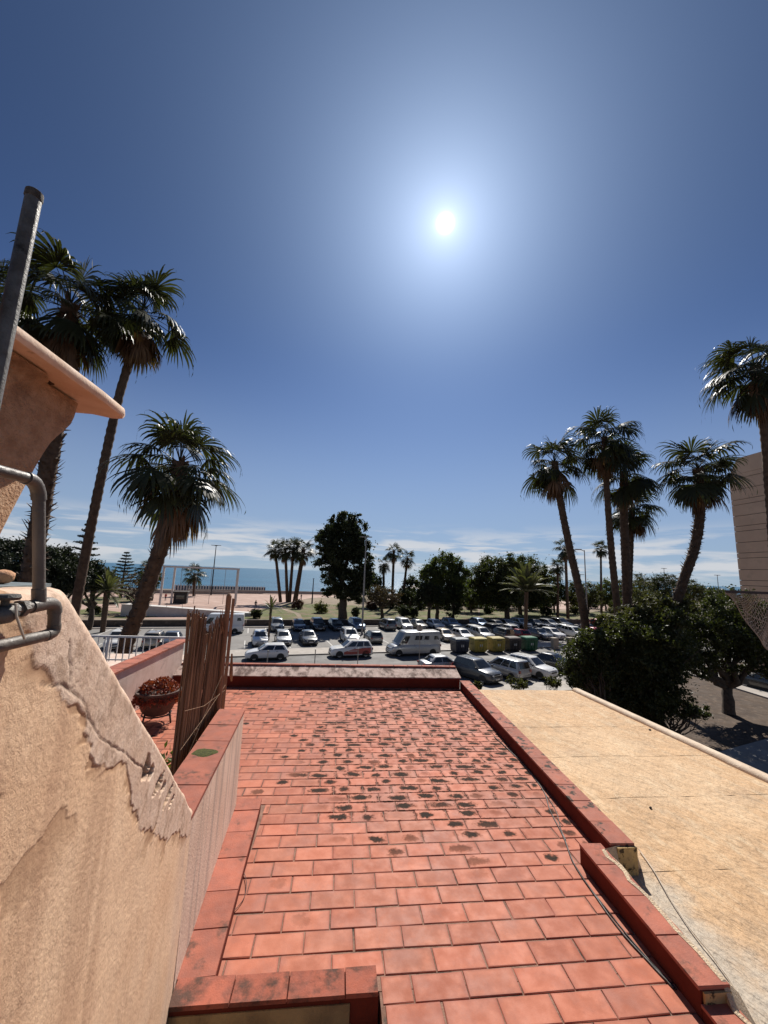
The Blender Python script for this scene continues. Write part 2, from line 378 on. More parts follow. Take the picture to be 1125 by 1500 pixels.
def shown(p):
    v = np.array((p[0], p[1], RZ))-CAM; d = v@CF
    if d < 0.3: return -1
    X, Y = PW/2+FPX*(v@CR)/d, PH/2-FPX*(v@CU)/d
    if not (300 < X < 1125 and Y < 1520): return -1
    if X < 352 and Y > 1040: return -1
    return 1.0/d
spots.sort(key=lambda p: -shown(p))
fv, ff, fu = [], [], []
for i, (x, y, w_) in enumerate(spots):
    k = random.randrange(8); rz = random.gauss(0, 0.006); dz = random.uniform(-.002, .0022)
    if i < 300: obj('tile', TME[k], deck_o, (x+random.gauss(0, .0015), y+random.gauss(0, .0015), RZ+dz), rot=(random.gauss(0, .006), random.gauss(0, .005), rz), scale=(w_, 1, 1))
    else:
        o = len(fv); fv += [(a*w_+x, b+y, c+RZ+dz) for a, b, c in TV[k][0]]; ff += [tuple(q+o for q in f) for f in TV[k][1]]; fu += TV[k][2]
obj('tile_field', uvmesh('tile_field', fv, ff, fu, M_TILE), deck_o, kind='stuff')

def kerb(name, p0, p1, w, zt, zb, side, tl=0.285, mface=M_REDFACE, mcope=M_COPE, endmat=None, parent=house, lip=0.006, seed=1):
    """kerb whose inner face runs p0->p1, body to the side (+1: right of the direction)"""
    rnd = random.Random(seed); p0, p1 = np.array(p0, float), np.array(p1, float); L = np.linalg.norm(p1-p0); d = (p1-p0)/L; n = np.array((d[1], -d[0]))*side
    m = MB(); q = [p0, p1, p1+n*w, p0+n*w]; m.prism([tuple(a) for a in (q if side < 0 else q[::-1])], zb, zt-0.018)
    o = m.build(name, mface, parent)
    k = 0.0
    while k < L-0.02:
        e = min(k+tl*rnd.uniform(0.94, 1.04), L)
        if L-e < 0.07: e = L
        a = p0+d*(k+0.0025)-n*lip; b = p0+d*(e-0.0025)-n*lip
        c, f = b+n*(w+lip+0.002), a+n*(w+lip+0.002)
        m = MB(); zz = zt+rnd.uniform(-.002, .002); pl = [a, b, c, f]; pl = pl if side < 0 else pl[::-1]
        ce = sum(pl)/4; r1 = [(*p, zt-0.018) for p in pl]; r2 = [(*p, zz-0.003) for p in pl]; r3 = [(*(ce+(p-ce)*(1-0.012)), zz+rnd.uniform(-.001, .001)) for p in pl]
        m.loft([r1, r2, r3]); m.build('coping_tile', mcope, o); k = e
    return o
# left kerb beside the thin wall, then the kerb round the light shaft
kerb('kerb', (-0.525, 2.368), (-0.598, 3.93), 0.20, RZ+0.105, RZ-0.02, -1, seed=3)
fk = kerb('kerb', (-0.70, 2.24), (0.30, 2.24), 0.125, RZ+0.105, RZ-0.02, -1, mcope=M_COPE_DIRTY, seed=5)
m = MB(); m.box((-0.25, 2.246+0.055, RZ-0.6), (1.0, 0.10, 1.16)); m.build('shaft_wall', M_OLIVE, house)
m = MB(); m.box((0.235, 2.24+0.06, RZ-0.3), (0.13, 0.11, 0.60)); m.build('shaft_corner', M_REDFACE, house)
m = MB(); m.box((-0.27, 2.236, RZ-0.52), (0.86, 0.006, 1.17)); m.build('plaster_skin', M_OLIVE, house)
# right kerbs
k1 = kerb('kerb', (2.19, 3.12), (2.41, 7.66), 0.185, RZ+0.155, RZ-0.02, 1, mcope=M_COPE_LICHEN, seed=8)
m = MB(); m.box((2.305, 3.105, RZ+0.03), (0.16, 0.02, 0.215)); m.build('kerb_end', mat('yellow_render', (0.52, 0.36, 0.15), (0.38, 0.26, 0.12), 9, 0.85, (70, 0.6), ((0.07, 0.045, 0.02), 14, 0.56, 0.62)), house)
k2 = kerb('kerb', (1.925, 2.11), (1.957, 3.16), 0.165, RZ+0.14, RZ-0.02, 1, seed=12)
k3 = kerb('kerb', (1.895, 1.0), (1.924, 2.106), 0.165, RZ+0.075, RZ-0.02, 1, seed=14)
m = MB(); m.box((2.012, 2.102, RZ+0.09), (0.15, 0.012, 0.06)); m.build('kerb_end', MATS['yellow_render'], house)
# far parapet: red inner face, broad weathered plaster top, thin red far lip
M_PARTOP = mat('weathered_plaster', (0.50, 0.37, 0.32), (0.38, 0.27, 0.23), 9, 0.85, (70, 0.6), ((0.12, 0.07, 0.055), 6.5, 0.44, 0.62, (1, 0.5, 1)))
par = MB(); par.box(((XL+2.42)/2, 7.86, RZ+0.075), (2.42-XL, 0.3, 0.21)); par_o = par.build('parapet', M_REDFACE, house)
m = MB()
N = 60; ring = []
for i in range(N+1):
    x = XL+(2.44-XL)*i/N; ring.append([(x, 7.695+random.uniform(-.008, .004), RZ+0.178), (x, 7.69+random.uniform(-.006, .004), RZ+0.195+random.uniform(-.003, .003)), (x, 7.83, RZ+0.235+random.uniform(-.004, .004)), (x, 8.06, RZ+0.30), (x, 8.10, RZ+0.16)])
m.loft(ring); m.build('parapet_top', M_PARTOP, par_o, smooth=50)
k = XL
while k < 2.43:
    e = min(k+0.29, 2.44); m = MB(); m.bbox(((k+e)/2, 8.085, RZ+0.312), (e-k-0.006, 0.10, 0.025)); m.build('coping_tile', M_COPE, par_o); k = e
m = MB(); m.box(((XL+2.35)/2, 5.0, 3.18), (2.35-XL, 6.1, 6.35)); m.build('wall', M_HOUSEWALL, house)

# thin parapet wall between the terraces
FX0, FY0, FX1, FY1, BZ = -0.70, 2.32, -0.80, 3.85, 7.43
thin = root('parapet_wall', 'thin pale streaked parapet wall with red coping beside the tiled terrace', 'wall')
m = MB(); m.prism([(FX0, FY0), (FX1, FY1), (FX1-0.2, FY1), (FX0-0.2, FY0)], RZ-0.1, BZ-0.02); m.build('render', M_PALEWALL, thin)
dxy = (FX1-FX0)/(FY1-FY0); k = FY0-0.03; i = 0
while k < FY1-0.03:
    e = min(k+0.30, FY1+0.012); m = MB(); a, b = FX0+(k-FY0)*dxy+0.006, FX0+(e-FY0)*dxy+0.006
    m.loft([[(a, k+.003, z), (b, e-.003, z), (b-0.225, e-.003, z+.004), (a-0.225, k+.003, z+.004)] for z in (BZ-0.02, BZ+random.uniform(-.002, .002))]); m.build('coping_tile', M_COPE, thin); k = e
m = MB(); m.blob((-0.87, 3.0, BZ+.001), (0.085, 0.06, 0.006), 14, 4, .25); m.build('moss', mat('moss', (0.10, 0.10, 0.02), (0.05, 0.055, 0.015), 60, 0.95, (200, 1.0)), thin)

# ------------------------------------------------------------------ big plaster wall on the left, with its sloping top
def onA(px, py):
    d = ray(px, py); return CAM + d*(-0.329/(d[0]+0.16*d[1]))
outl = [(-70, 862), (0, 861), (60, 860), (104, 861), (117, 880), (140, 920), (168, 968), (198, 1022), (228, 1078), (254, 1128), (272, 1160), (281, 1184), (279, 1193)]
oy, oz = zip(*[(onA(*p)[1], onA(*p)[2]) for p in outl])
oy, oz = list(oy), list(oz)
oy[-1] = 2.335
NY, NZ = 400, 620
yy = np.linspace(0.2, 2.335, NY); zt = np.interp(yy, oy, oz) + (fbm(yy*14, yy*0, 3, 5)-0.45)*0.012
tt = np.linspace(0, 1, NZ)
Y = np.repeat(yy[:, None], NZ, 1); Z = 6.3+(zt[:, None]-6.3)*tt[None, :]
ey, ez = np.array(oy), np.array(oz)
def dist_edge(Y, Z):
    best = np.full(Y.shape, 9.0)
    for i in range(3, len(ey)-1):
        ax, az, bx, bz = ey[i], ez[i], ey[i+1], ez[i+1]; L2 = (bx-ax)**2+(bz-az)**2
        t = np.clip(((Y-ax)*(bx-ax)+(Z-az)*(bz-az))/L2, 0, 1); best = np.minimum(best, np.hypot(Y-ax-t*(bx-ax), Z-az-t*(bz-az)))
    return best
De = dist_edge(Y, Z)
Yn = Y*0.45
nb = fbm(Yn*7, Z*7, 5, 3); nf = fbm(Yn*30, Z*30, 3, 9)
edgeD = 0.125+0.17*(nb-0.45)+0.05*(nf-0.45)+0.022*(fbm(Yn*75, Z*75, 2, 29)-.37)+0.08*sstep(1.0, 1.5, Y)*(1-sstep(1.6, 2.2, Y))
layer = sstep(0.0022, -0.0022, De-edgeD)                       # surviving top coat near the edge
peel = sstep(0.0, 0.004, De-edgeD)*sstep(0.04+0.10*(fbm(Yn*11, Z*11, 4, 21)-.35), 0.0, De-edgeD)*sstep(0.42, 0.46, fbm(Yn*13+4, Z*13, 4, 33))
pt = sstep(0.555, 0.57, fbm(Yn*9.2+9, Z*9.0+3, 5, 71))*sstep(8.1, 8.35, Z)*(1-layer)       # patches flaked off higher up
H = layer*0.0012 - peel*0.0007 - pt*0.0010 + (fbm(Y*3, Z*3, 3, 2)-0.45)*0.010 + (fbm(Y*22, Z*22, 3, 8)-.45)*0.002 + (fbm(Y*120, Z*120, 2, 18)-.37)*0.0009*(1-peel*.8)*(1-pt*.8) + (RNG.random(Y.shape)-.5)*0.0005
deep = np.zeros_like(Y)
for px, py, ry, rz_, an in [(214, 1124, .030, .026, .0), (220, 1132, .028, .016, .0), (232, 1147, .055, .017, .0), (238, 1154, .035, .013, .0), (247, 1165, .060, .018, .0), (252, 1172, .040, .012, .0)]:
    p = onA(px, py); ca, sa = math.cos(an), math.sin(an); a = (Y-p[1])*ca+(Z-p[2])*sa; b = -(Y-p[1])*sa+(Z-p[2])*ca
    rr = np.hypot(a/ry, b/rz_)+(fbm(Y*55, Z*75, 3, 5)-.45)*1.5; deep = np.maximum(deep, sstep(1.15, 0.7, rr))
H -= deep*0.02
crack = np.zeros_like(Y)
for pts in [[(60, 1000), (75, 1004), (88, 1002), (100, 1012), (118, 1030), (126, 1046), (140, 1062), (150, 1078), (163, 1090)], [(100, 940), (103, 975), (99, 1000)], [(100, 1012), (110, 1002), (122, 985), (130, 975)], [(163, 1090), (190, 1110), (214, 1130)]]:
    q = [onA(*p) for p in pts]
    for a, b in zip(q[:-1], q[1:]):
        L2 = (b[1]-a[1])**2+(b[2]-a[2])**2; w = (fbm(Yn*30, Z*30, 3, 44)-.45)*0.025
        t = np.clip(((Y-a[1])*(b[1]-a[1])+(Z-a[2])*(b[2]-a[2]))/L2, 0, 1); crack = np.maximum(crack, sstep(0.004, 0.001, np.hypot(Y-a[1]-t*(b[1]-a[1])+w, Z-a[2]-t*(b[2]-a[2])+w*.6)))
H -= crack*0.0018
rt = np.clip(1-(zt[:, None]-Z)/0.035, 0, 1); H -= 0.035*(1-np.sqrt(np.clip(1-rt**2, 0, 1)))
rf = np.clip((Y-2.40)/0.052, 0, 1)*(1-layer*0)                     # soft inner corner where it meets the thin wall
X = -0.329-0.16*Y+H
X = X*(1-rf**3*0.0)
verts = np.stack([X, Y, Z], -1).reshape(-1, 3)
idx = np.arange(NY*NZ).reshape(NY, NZ)
fq = np.stack([idx[:-1, :-1], idx[1:, :-1], idx[1:, 1:], idx[:-1, 1:]], -1).reshape(-1, 4)
back = np.stack([X[:, -1]-0.26, yy, Z[:, -1]-0.004], -1); bb = NY*NZ+np.arange(NY); low = np.stack([X[:, 0]-0.26, yy, Z[:, 0]], -1); lb = bb+NY
ft = np.stack([idx[:-1, -1], idx[1:, -1], bb[1:], bb[:-1]], -1); fb = np.stack([bb[:-1], bb[1:], lb[1:], lb[:-1]], -1)
me = bpy.data.meshes.new('plaster_wall'); me.from_pydata(np.concatenate([verts, back, low]).tolist(), [], np.concatenate([fq, ft, fb]).tolist() + [tuple(idx[-1, :].tolist())+(int(bb[-1]), int(lb[-1]))])
at = me.attributes.new('peel', 'FLOAT', 'POINT'); at.data.foreach_set('value', np.concatenate([np.maximum(peel*0.9, np.maximum(deep*0.6, pt*.85)).ravel(), np.zeros(2*NY)]).astype(np.float32))
at = me.attributes.new('coat', 'FLOAT', 'POINT'); at.data.foreach_set('value', np.concatenate([(layer*(1-deep)).ravel(), np.ones(2*NY)]).astype(np.float32))
at = me.attributes.new('hole', 'FLOAT', 'POINT'); at.data.foreach_set('value', np.concatenate([np.maximum(deep, crack*.7).ravel(), np.zeros(2*NY)]).astype(np.float32))
me.shade_smooth()
t = NT('peeling_stucco')
def attr(n):
    a = t.n.new('ShaderNodeAttribute'); a.attribute_name = n; return a.outputs['Fac']
base = t.mix(t.ramp(t.noise(2.2, 5, 0.6), 0.3, 0.7), (0.83, 0.58, 0.38), (0.78, 0.51, 0.315))
base = t.mix(t.ramp(t.noise(150, 4, 0.7), 0.42, 0.7, 0, 0.5), base, (0.52, 0.32, 0.19))
base = t.mix(t.ramp(t.noise(3.3, 6, 0.7, stretch=(1, .6, 1)), 0.50, 0.68, 0, 0.55), base, (0.62, 0.37, 0.22))
base = t.mix(t.ramp(t.noise(24, 5, 0.75), 0.62, 0.70, 0, 0.55), base, (0.42, 0.25, 0.15))
streak = t.ramp(t.noise(5, 6, 0.65, stretch=(1, 1.3, 0.12)), 0.48, 0.66, 0, 0.7)
base = t.mix(streak, base, (0.54, 0.33, 0.205))
psp = t.n.new('ShaderNodeSeparateXYZ'); t.l.new(t.geo.outputs['Position'], psp.inputs[0])
base = t.mix(t.math('MULTIPLY', t.ramp(psp.outputs[1], 1.95, 2.33), t.ramp(t.noise(6, 5, .6, stretch=(1, 1, .12)), .35, .65, .25, .9)), base, (0.60, 0.46, 0.37))
coat = t.mix(t.ramp(t.noise(9, 5, 0.65), 0.35, 0.68), (0.78, 0.59, 0.455), (0.64, 0.44, 0.315))
coat = t.mix(t.ramp(t.noise(16, 5, 0.7), 0.50, 0.66, 0, 0.75), coat, (0.36, 0.235, 0.16))
coat = t.mix(t.ramp(t.noise(120, 4, .7), .45, .7, 0, .55), coat, (.42, .28, .19))
base = t.mix(attr('coat'), base, coat)
base = t.mix(attr('peel'), base, (0.37, 0.205, 0.11))
base = t.mix(t.math('MULTIPLY', attr('hole'), 0.85), base, (0.16, 0.11, 0.08))
fine = t.noise(380, 2, 0.7); gr = t.noise(120, 5, 0.72)
flat = t.math('SUBTRACT', 1.0, t.math('MULTIPLY', attr('peel'), 0.85))
nr = t.bump(t.math('MULTIPLY', gr, flat), 0.34, 0.006); nr = t.bump(t.math('MULTIPLY', fine, flat), 0.28, 0.003, nr)
me.materials.append(t.done(base, 0.85, nr, 0, 0.25)); M_STUCCO = t.m
obj('plaster_wall', me, label='big peach stucco wall with sloping top and flaking cracked plaster', cat='wall')

# ------------------------------------------------------------------ rounded canopy slab on its flared wall, upper left
M_EAVEWALL = mat('swirled_stucco', (0.72, 0.44, 0.255), (0.54, 0.30, 0.16), 13, 0.85, (60, 1.0, 0.05), ((0.40, 0.22, 0.12), 4.0, 0.52, 0.7))
M_EAVE = mat('canopy_plaster', (0.76, 0.56, 0.42), (0.66, 0.45, 0.31), 5, 0.8, (60, 0.35), ((0.36, 0.24, 0.17), 6, 0.6, 0.72))
ev = root('stair_canopy', 'peach plaster canopy slab with rounded pale edge on a flared stucco wall', 'canopy', (-1.68, 1.6, 0))
def evp(p): return (p[0]+1.68, p[1]-1.6, p[2])
m = MB(); rings = []
for y_, ins in ((-0.2, 0), (0.6, 0), (1.4, 0), (2.0, 0), (2.40, 0), (2.66, .01), (2.72, .035), (2.745, .08)):
    x1, zb, ztp = -1.5-ins*1.2, 9.674+ins*.2, 9.742-ins*.15
    rings.append([evp((q[0], y_, q[1])) for q in [(-2.4, zb+.03), (-1.75, zb+.02), (x1-.04, zb), (x1-.012, zb+.004), (x1, zb+.02), (x1, ztp-.02), (x1-.008, ztp-.004), (x1-.03, ztp), (-2.4, ztp+.02)]])
m.loft(rings); m.build('slab', M_EAVE, ev, smooth=40)
pts = [(112, 600), (111, 612), (106, 622), (98, 630), (86, 640), (76, 650), (66, 665), (55, 684), (40, 712), (20, 750), (0, 790), (-30, 850), (-60, 910)]
prof = [onx(px, py, -1.68) for px, py in pts]
prof = [(p[1]-1.6, p[2]) for p in prof]
prof[0] = (prof[0][0]+.02, 9.67)
poly = [(-1.6, 9.67)]+[(-1.6, prof[-1][1])]+prof[::-1]
m = MB(); rings = []
for dx, s in ((-0.30, .0), (-0.02, .0), (-0.006, .006), (0.0, .022)):
    rings.append([(dx, p[0]-(s if i > 1 else 0), p[1]) for i, p in enumerate(poly)])
m.loft(rings); m.build('flared_wall', M_EAVEWALL, ev, smooth=40)
m = MB()      # soft cove under the slab
m.loft([[(a, y_-1.6, z+.045) for a, z in [(-0.02, 9.50), (0.0, 9.50), (.012, 9.56), (.04, 9.595), (.09, 9.62), (-0.02, 9.62)]] for y_ in (0.0, .8, 1.4, 1.9, 2.08)]+[[(a*.4, 2.17-1.6, z+.045) for a, z in [(-0.02, 9.54), (0.0, 9.54), (.012, 9.58), (.04, 9.60), (.09, 9.62), (-0.02, 9.62)]]]); m.build('cove', M_EAVEWALL, ev, smooth=60)

hp = onx(75, 558, -1.672); m = MB(); m.disc((hp[0]+1.68, hp[1]-1.6, hp[2]), .022, 0, 14, .012); m.build('drain_hole', mat('hole_dark', (.07, .035, .02)), ev)
# ------------------------------------------------------------------ steel mast and water pipes, far left
M_GALV = mat('weathered_galvanised', (0.135, 0.13, 0.12), (0.075, 0.065, 0.055), 16, 0.55, (120, 0.3), ((0.035, 0.028, 0.022), 9, 0.55, 0.63), metal=0.35)
M_PIPE = mat('dull_grey_pipe', (0.15, 0.125, 0.105), (0.10, 0.082, 0.068), 14, 0.5, (150, 0.2), ((0.09, 0.07, 0.055), 10, 0.6, 0.75), metal=0.1)
m = MB(); p0 = ony(-7, 560, 1.3); p1 = ony(51, 281, 1.3)
dv = (p1-p0)/np.linalg.norm(p1-p0); bt = p0-dv*1.4
mast = root('mast_pole', 'rusty dark galvanised steel mast standing beside the peach canopy', 'pole', tuple(bt))
L = np.linalg.norm(p1-bt)
m.tube([(dv*k) for k in (0, L*.5, L-.10, L-.03)], [.0235]*4, 14); m.build('tube', M_GALV, mast, smooth=40)
m = MB(); m.tube([(dv*(L-.032)), dv*(L-.028), dv*(L-.004), dv*L], [.0245, .0262, .0255, .021], 14); m.build('cap', mat('rusty_cap', (0.10, 0.085, 0.07), (0.03, 0.025, 0.02), 30, 0.8, (80, .6)), mast, smooth=40)
XP = -0.40
def pp(x, y, X=XP): return onx(x, y, X)
o0 = pp(57, 800)
pr = root('water_pipe', 'dull grey water pipe with elbows climbing in front of the stucco wall', 'pipe', tuple(o0))
def rel(l): return [tuple(np.array(p)-o0) for p in l]
def bend(a, b, c, n=6):                 # rounded corner a-b-c
    a, b, c = map(np.array, (a, b, c)); return [a*(1-t)**2+2*b*t*(1-t)+c*t*t for t in np.linspace(0, 1, n)]
rp = 0.0068
m = MB(); m.tube(rel([pp(-60, 674), pp(42, 701)]), rp, 14); m.build('tube', M_PIPE, pr, smooth=50)
m = MB(); m.tube(rel(bend(pp(38, 700), pp(57, 704), pp(57, 732))), rp*1.22, 14); m.build('elbow', M_PIPE, pr, smooth=50)
m = MB(); m.tube(rel([pp(57, 728), pp(57, 866)]), rp, 14); m.build('tube', M_PIPE, pr, smooth=50)
m = MB(); m.tube(rel([pp(57, 862), pp(57, 884)]), rp*1.18, 14); m.build('coupling', M_PIPE, pr, smooth=50)
q0, q1 = pp(-50, 908), pp(66, 884)
m = MB(); m.tube(rel([q0, q1]), rp*1.05, 14); m.build('tube', M_PIPE, pr, smooth=50)
m = MB(); m.tube(rel([pp(44, 889), pp(68, 884)]), rp*1.28, 14); m.build('coupling', M_PIPE, pr, smooth=50)
for a, b, s_, nn in ((27, 34, 1.6, 6), (34, 38, 1.35, 14), (14, 19, 1.45, 6)):
    m = MB(); m.tube(rel([pp(a, 908-(a+50)*24/116), pp(b, 908-(b+50)*24/116)]), rp*s_, nn); m.build('nut', M_PIPE, pr)
m = MB(); m.tube(rel(bend(pp(64, 884.5), pp(82, 881), pp(80, 898))), rp*1.28, 14); m.build('elbow', M_PIPE, pr, smooth=50)
m = MB(); m.tube(rel([pp(80, 894), pp(79, 922)]), rp*1.12, 14); m.build('coupling', M_PIPE, pr, smooth=50)
m = MB(); m.tube(rel(bend(pp(79, 915), pp(81, 928), pp(66, 931))), rp*1.22, 14); m.build('elbow', M_PIPE, pr, smooth=50)
m = MB(); m.tube(rel([pp(70, 930), pp(-60, 960)]), rp*1.12, 14); m.build('tube', M_PIPE, pr, smooth=50)
m = MB(); m.tube(rel([pp(23, 884, -.388), pp(24, 902, -.387), pp(30, 920, -.387), pp(36, 936, -.388)]), .0014, 6); m.build('tie', mat('pale_string', (0.6, 0.52, 0.42)), pr)
vb = pp(4, 900)
vl = root('stop_valve', 'dark metal stop valve joined to the grey pipe at the frame edge', 'valve', tuple(vb)); vl.scale = (.55, .55, .55)
m = MB(); m.tube([(0, -.03, 0), (0, -.012, 0), (0, .012, 0), (0, .03, 0)], [.014, .021, .021, .014], 12); m.build('body', M_GALV, vl, smooth=40)
m = MB(); m.tube([(0, 0, .015), (0, 0, .034)], .008, 10); m.build('stem', M_GALV, vl)
m = MB(); m.lathe([(.001, .030), (.024, .031), (.027, .037), (.024, .043), (.001, .044)], n=14); m.build('hand_wheel', M_GALV, vl, smooth=40)
pl = pp(-10, 855, -.56)
plate = MB(); plate.loft([[(a, b, z) for a, b in ((-.09, -.16), (.045, -.16), (.05, .0), (.03, .085), (-.09, .09))] for z in (0, .006)])
plate.build('metal_plate', mat('blue_grey_sheet', (0.20, 0.24, 0.25), (0.15, 0.17, 0.17), 20, 0.5), None, (pl[0], pl[1], 8.652), label='thin blue grey sheet lying on top of the stucco wall', cat='plate')
p = onx(4, 845, -.56); m = MB(); m.blob((0, 0, 0.012), (.016, .016, .012), 10, 6, .12); m.build('clay_lump', mat('clay_lump', (0.62, 0.33, 0.18), (0.4, 0.2, 0.1), 40, 0.8, (80, .6)), None, (p[0], p[1], 8.658), smooth=60, label='small rounded orange clay lump resting on the grey sheet', cat='stone')

# ------------------------------------------------------------------ reed screen
M_REED = mat('dry_reed', (0.34, 0.195, 0.105), (0.20, 0.105, 0.058), 30, 0.7, (200, .3), rand=0.65, stretch=(1, 1, .08))
M_POST = mat('old_wood_post', (0.34, 0.18, 0.095), (0.22, 0.11, 0.06), 24, 0.75, (120, .4), stretch=(1, 1, .1))
rs = root('reed_screen', 'tattered brown reed screen standing behind the red coping', 'screen', (-1.06, 3.5, RZ))
def reeds(y0, y1, zt0, zt1, n, lean, seed, xo=0.0):
    rnd = random.Random(seed); m = MB()
    for i in range(n):
        f = (i+rnd.uniform(-.3, .3))/n; y_ = y0+(y1-y0)*f; top = zt0+(zt1-zt0)*f+rnd.gauss(0, .02)+(-rnd.random()*.10 if rnd.random() < .2 else 0)
        r = rnd.uniform(.0045, .0085); a = xo+rnd.uniform(-.016, .016); w1, w2 = rnd.gauss(0, .006), rnd.gauss(0, .012)
        zs = [0.0, .35*(top-RZ), .7*(top-RZ), top-RZ]
        m.tube([(a, y_-3.5, zs[0]), (a+w1, y_-3.5+lean*.35+w1, zs[1]), (a-w1, y_-3.5+lean*.7+w2*.5, zs[2]), (a+w2, y_-3.5+lean+w2, zs[3])], [r, r, r*.9, r*.7], 5)
    return m
reeds(2.98, 3.27, 8.38, 8.28, 44, .02, 4).build('reed_panel', M_REED, rs, kind='stuff')
reeds(3.33, 3.95, 8.16, 8.26, 66, .03, 5, -.02).build('reed_panel', M_REED, rs, kind='stuff')
reeds(3.27, 3.40, 7.45, 7.42, 20, .0, 7, .01).build('reed_panel', M_REED, rs, kind='stuff')
m = MB(); m.tube([(0.02, .36, 0), (.022, .37, 1.0), (.02, .38, 1.5), (.02, .38, 1.88), (.02, .38, 1.90)], [.024, .026, .022, .025, .012], 8); m.build('post', M_POST, rs)
m = MB(); m.tube([(0.0, .60, 0), (.0, .62, 1.0), (.0, .63, 1.84)], [.017, .017, .014], 8); m.build('post', M_POST, rs)
m = MB()
for i in range(14): m.tube([(random.uniform(-.02, .02), .40+random.uniform(-.12, .03), 1.55), (random.uniform(-.02, .03), .36+random.uniform(-.16, .03), 1.72+random.uniform(-.06, .05))], [.006, .002], 4)
m.build('broken_reed_tuft', M_REED, rs, kind='stuff')
m = MB(); m.loft([[(.035, .66, 1.30), (.045, .70, 1.12), (.04, .73, 1.02), (.03, .68, 1.10)], [(.02, .66, 1.30), (.03, .70, 1.12), (.025, .73, 1.02), (.015, .68, 1.10)]]); m.build('loose_strip', M_REED, rs)
for k, (z0, z1) in enumerate([(.9, 1.05), (1.15, 1.0), (.7, 1.25)]):
    m = MB(); m.tube([(.035, -.5, z0), (.04, -.1, (z0+z1)/2-.02), (.035, .5, z1)], .0016, 4); m.build('tie_wire', M_REED, rs)

# ------------------------------------------------------------------ far-left terrace wall, railing, flower pot
lw = root('terrace_wall', 'low whitewashed terrace wall with red sloping coping behind the flower pot', 'wall', (-2.9, 6.5, RZ-.3))
M_WHITEW = mat('whitewash', (0.66, 0.52, 0.44), (0.56, 0.42, 0.34), 5, 0.85, (60, .4), ((0.30, 0.22, 0.19), 6, 0.58, 0.72))
m = MB(); m.prism([(0, -3.2), (0, 1.55), (-.18, 1.55), (-.18, -3.2)], 0, 1.0); m.build('render', M_WHITEW, lw)
k = -3.2
while k < 1.55:
    m = MB(); m.bbox((-.09, k+.145, 1.012), (.235, .284, .03)); m.build('coping_tile', M_COPE, lw); k += .29
M_WMETAL = mat('white_metal', (0.72, 0.69, 0.66), (0.62, 0.58, 0.55), 10, 0.4)
rb = ony(153, 970, 8.3); rt_ = ony(153, 932, 8.3); re = ony(276, 930, 8.3)
rl = root('balcony_railing', 'white metal balcony railing above the street', 'railing', (rb[0], 8.3, rb[2]))
hgt = rt_[2]-rb[2]; Lr = re[0]-rb[0]
m = MB(); m.box((Lr/2-.4, 0, hgt), (Lr+.8, .05, .035)); m.build('top_rail', M_WMETAL, rl)
m = MB(); m.box((Lr/2-.4, 0, .05), (Lr+.8, .03, .025)); m.build('bottom_rail', M_WMETAL, rl)
k = -.75
while k < Lr:
    m = MB(); m.box((k, 0, hgt/2), (.016, .016, hgt-.03)); m.build('baluster', M_WMETAL, rl); k += .118
m = MB(); m.box((.02, 0, hgt/2-.2), (.045, .045, hgt+.38)); m.build('post', M_WMETAL, rl)
nb_ = root('balcony_block', 'pale plaster balcony block carrying the white metal railing', 'building', (rb[0], 8.6, 0))
m = MB(); m.box((Lr/2-.6, .3, (rb[2]-.2)/2), (Lr+1.6, 1.4, rb[2]-.2)); m.build('wall', M_HOUSEWALL, nb_)
m = MB(); m.box((Lr/2-.6, .2, rb[2]-.15), (Lr+1.7, 1.5, .1)); m.build('slab', M_WHITEW, nb_)
pot = root('flower_pot', 'round dark clay pot of red succulents on an iron stand by the wall', 'plant pot', (-2.42, 6.0, RZ))
M_POT = mat('dark_clay_pot', (0.11, 0.065, 0.05), (0.07, 0.04, 0.03), 12, 0.75, (60, .3))
m = MB(); m.lathe([(.14, .12), (.19, .17), (.255, .33), (.27, .40), (.285, .405), (.285, .43), (.25, .43), (.24, .38), (.01, .37)], n=24); m.build('bowl', M_POT, pot, smooth=40)
m = MB()
for q in range(3): m.tube([(.2*math.cos(q*2.09), .2*math.sin(q*2.09), 0), (.17*math.cos(q*2.09), .17*math.sin(q*2.09), .15)], .012, 6)
m.tube([(.18*math.cos(q*.5236), .18*math.sin(q*.5236), .12) for q in range(13)], .01, 6); m.build('stand', mat('black_iron', (.02, .018, .016), rough=.5), pot)
def leafmesh(pts, size, rnd, flat=0.0, aspect=0.5, up=0.0):
    vs, fs = [], []
    n = len(pts); a = rnd.normal(size=(n, 3)); a[:, 2] = a[:, 2]*(1-flat)+up; a /= np.linalg.norm(a, axis=1)[:, None]
    b = rnd.normal(size=(n, 3)); b -= (b*a).sum(1)[:, None]*a; b /= np.linalg.norm(b, axis=1)[:, None]
    s = size*rnd.uniform(.6, 1.35, n)[:, None]; p = np.asarray(pts)
    c = np.cross(a, b)
    V = np.stack([p-a*s*.5, p+b*s*aspect*.5+c*s*.08, p+a*s*.5, p-b*s*aspect*.5+c*s*.08], 1).reshape(-1, 3)
    F = (np.arange(n)[:, None]*4+np.arange(4)[None, :])
    return V, F
M_SUCC = leaf_mat('red_succulent', (0.36, 0.075, 0.038), (0.17, 0.038, 0.02), .5, .2)
P = RNG.normal(size=(2600, 3)); P /= np.linalg.norm(P, axis=1)[:, None]; P[:, 2] = abs(P[:, 2]); P *= np.array([.31, .30, .17])*RNG.uniform(.8, 1.05, (2600, 1))
P[:, 2] += .40-.12*(np.hypot(P[:, 0], P[:, 1])/.3)**3; P[:, 2] += .03*np.sin(P[:, 0]*23)*np.cos(P[:, 1]*19)
V, F = leafmesh(P, .042, RNG, up=.6)
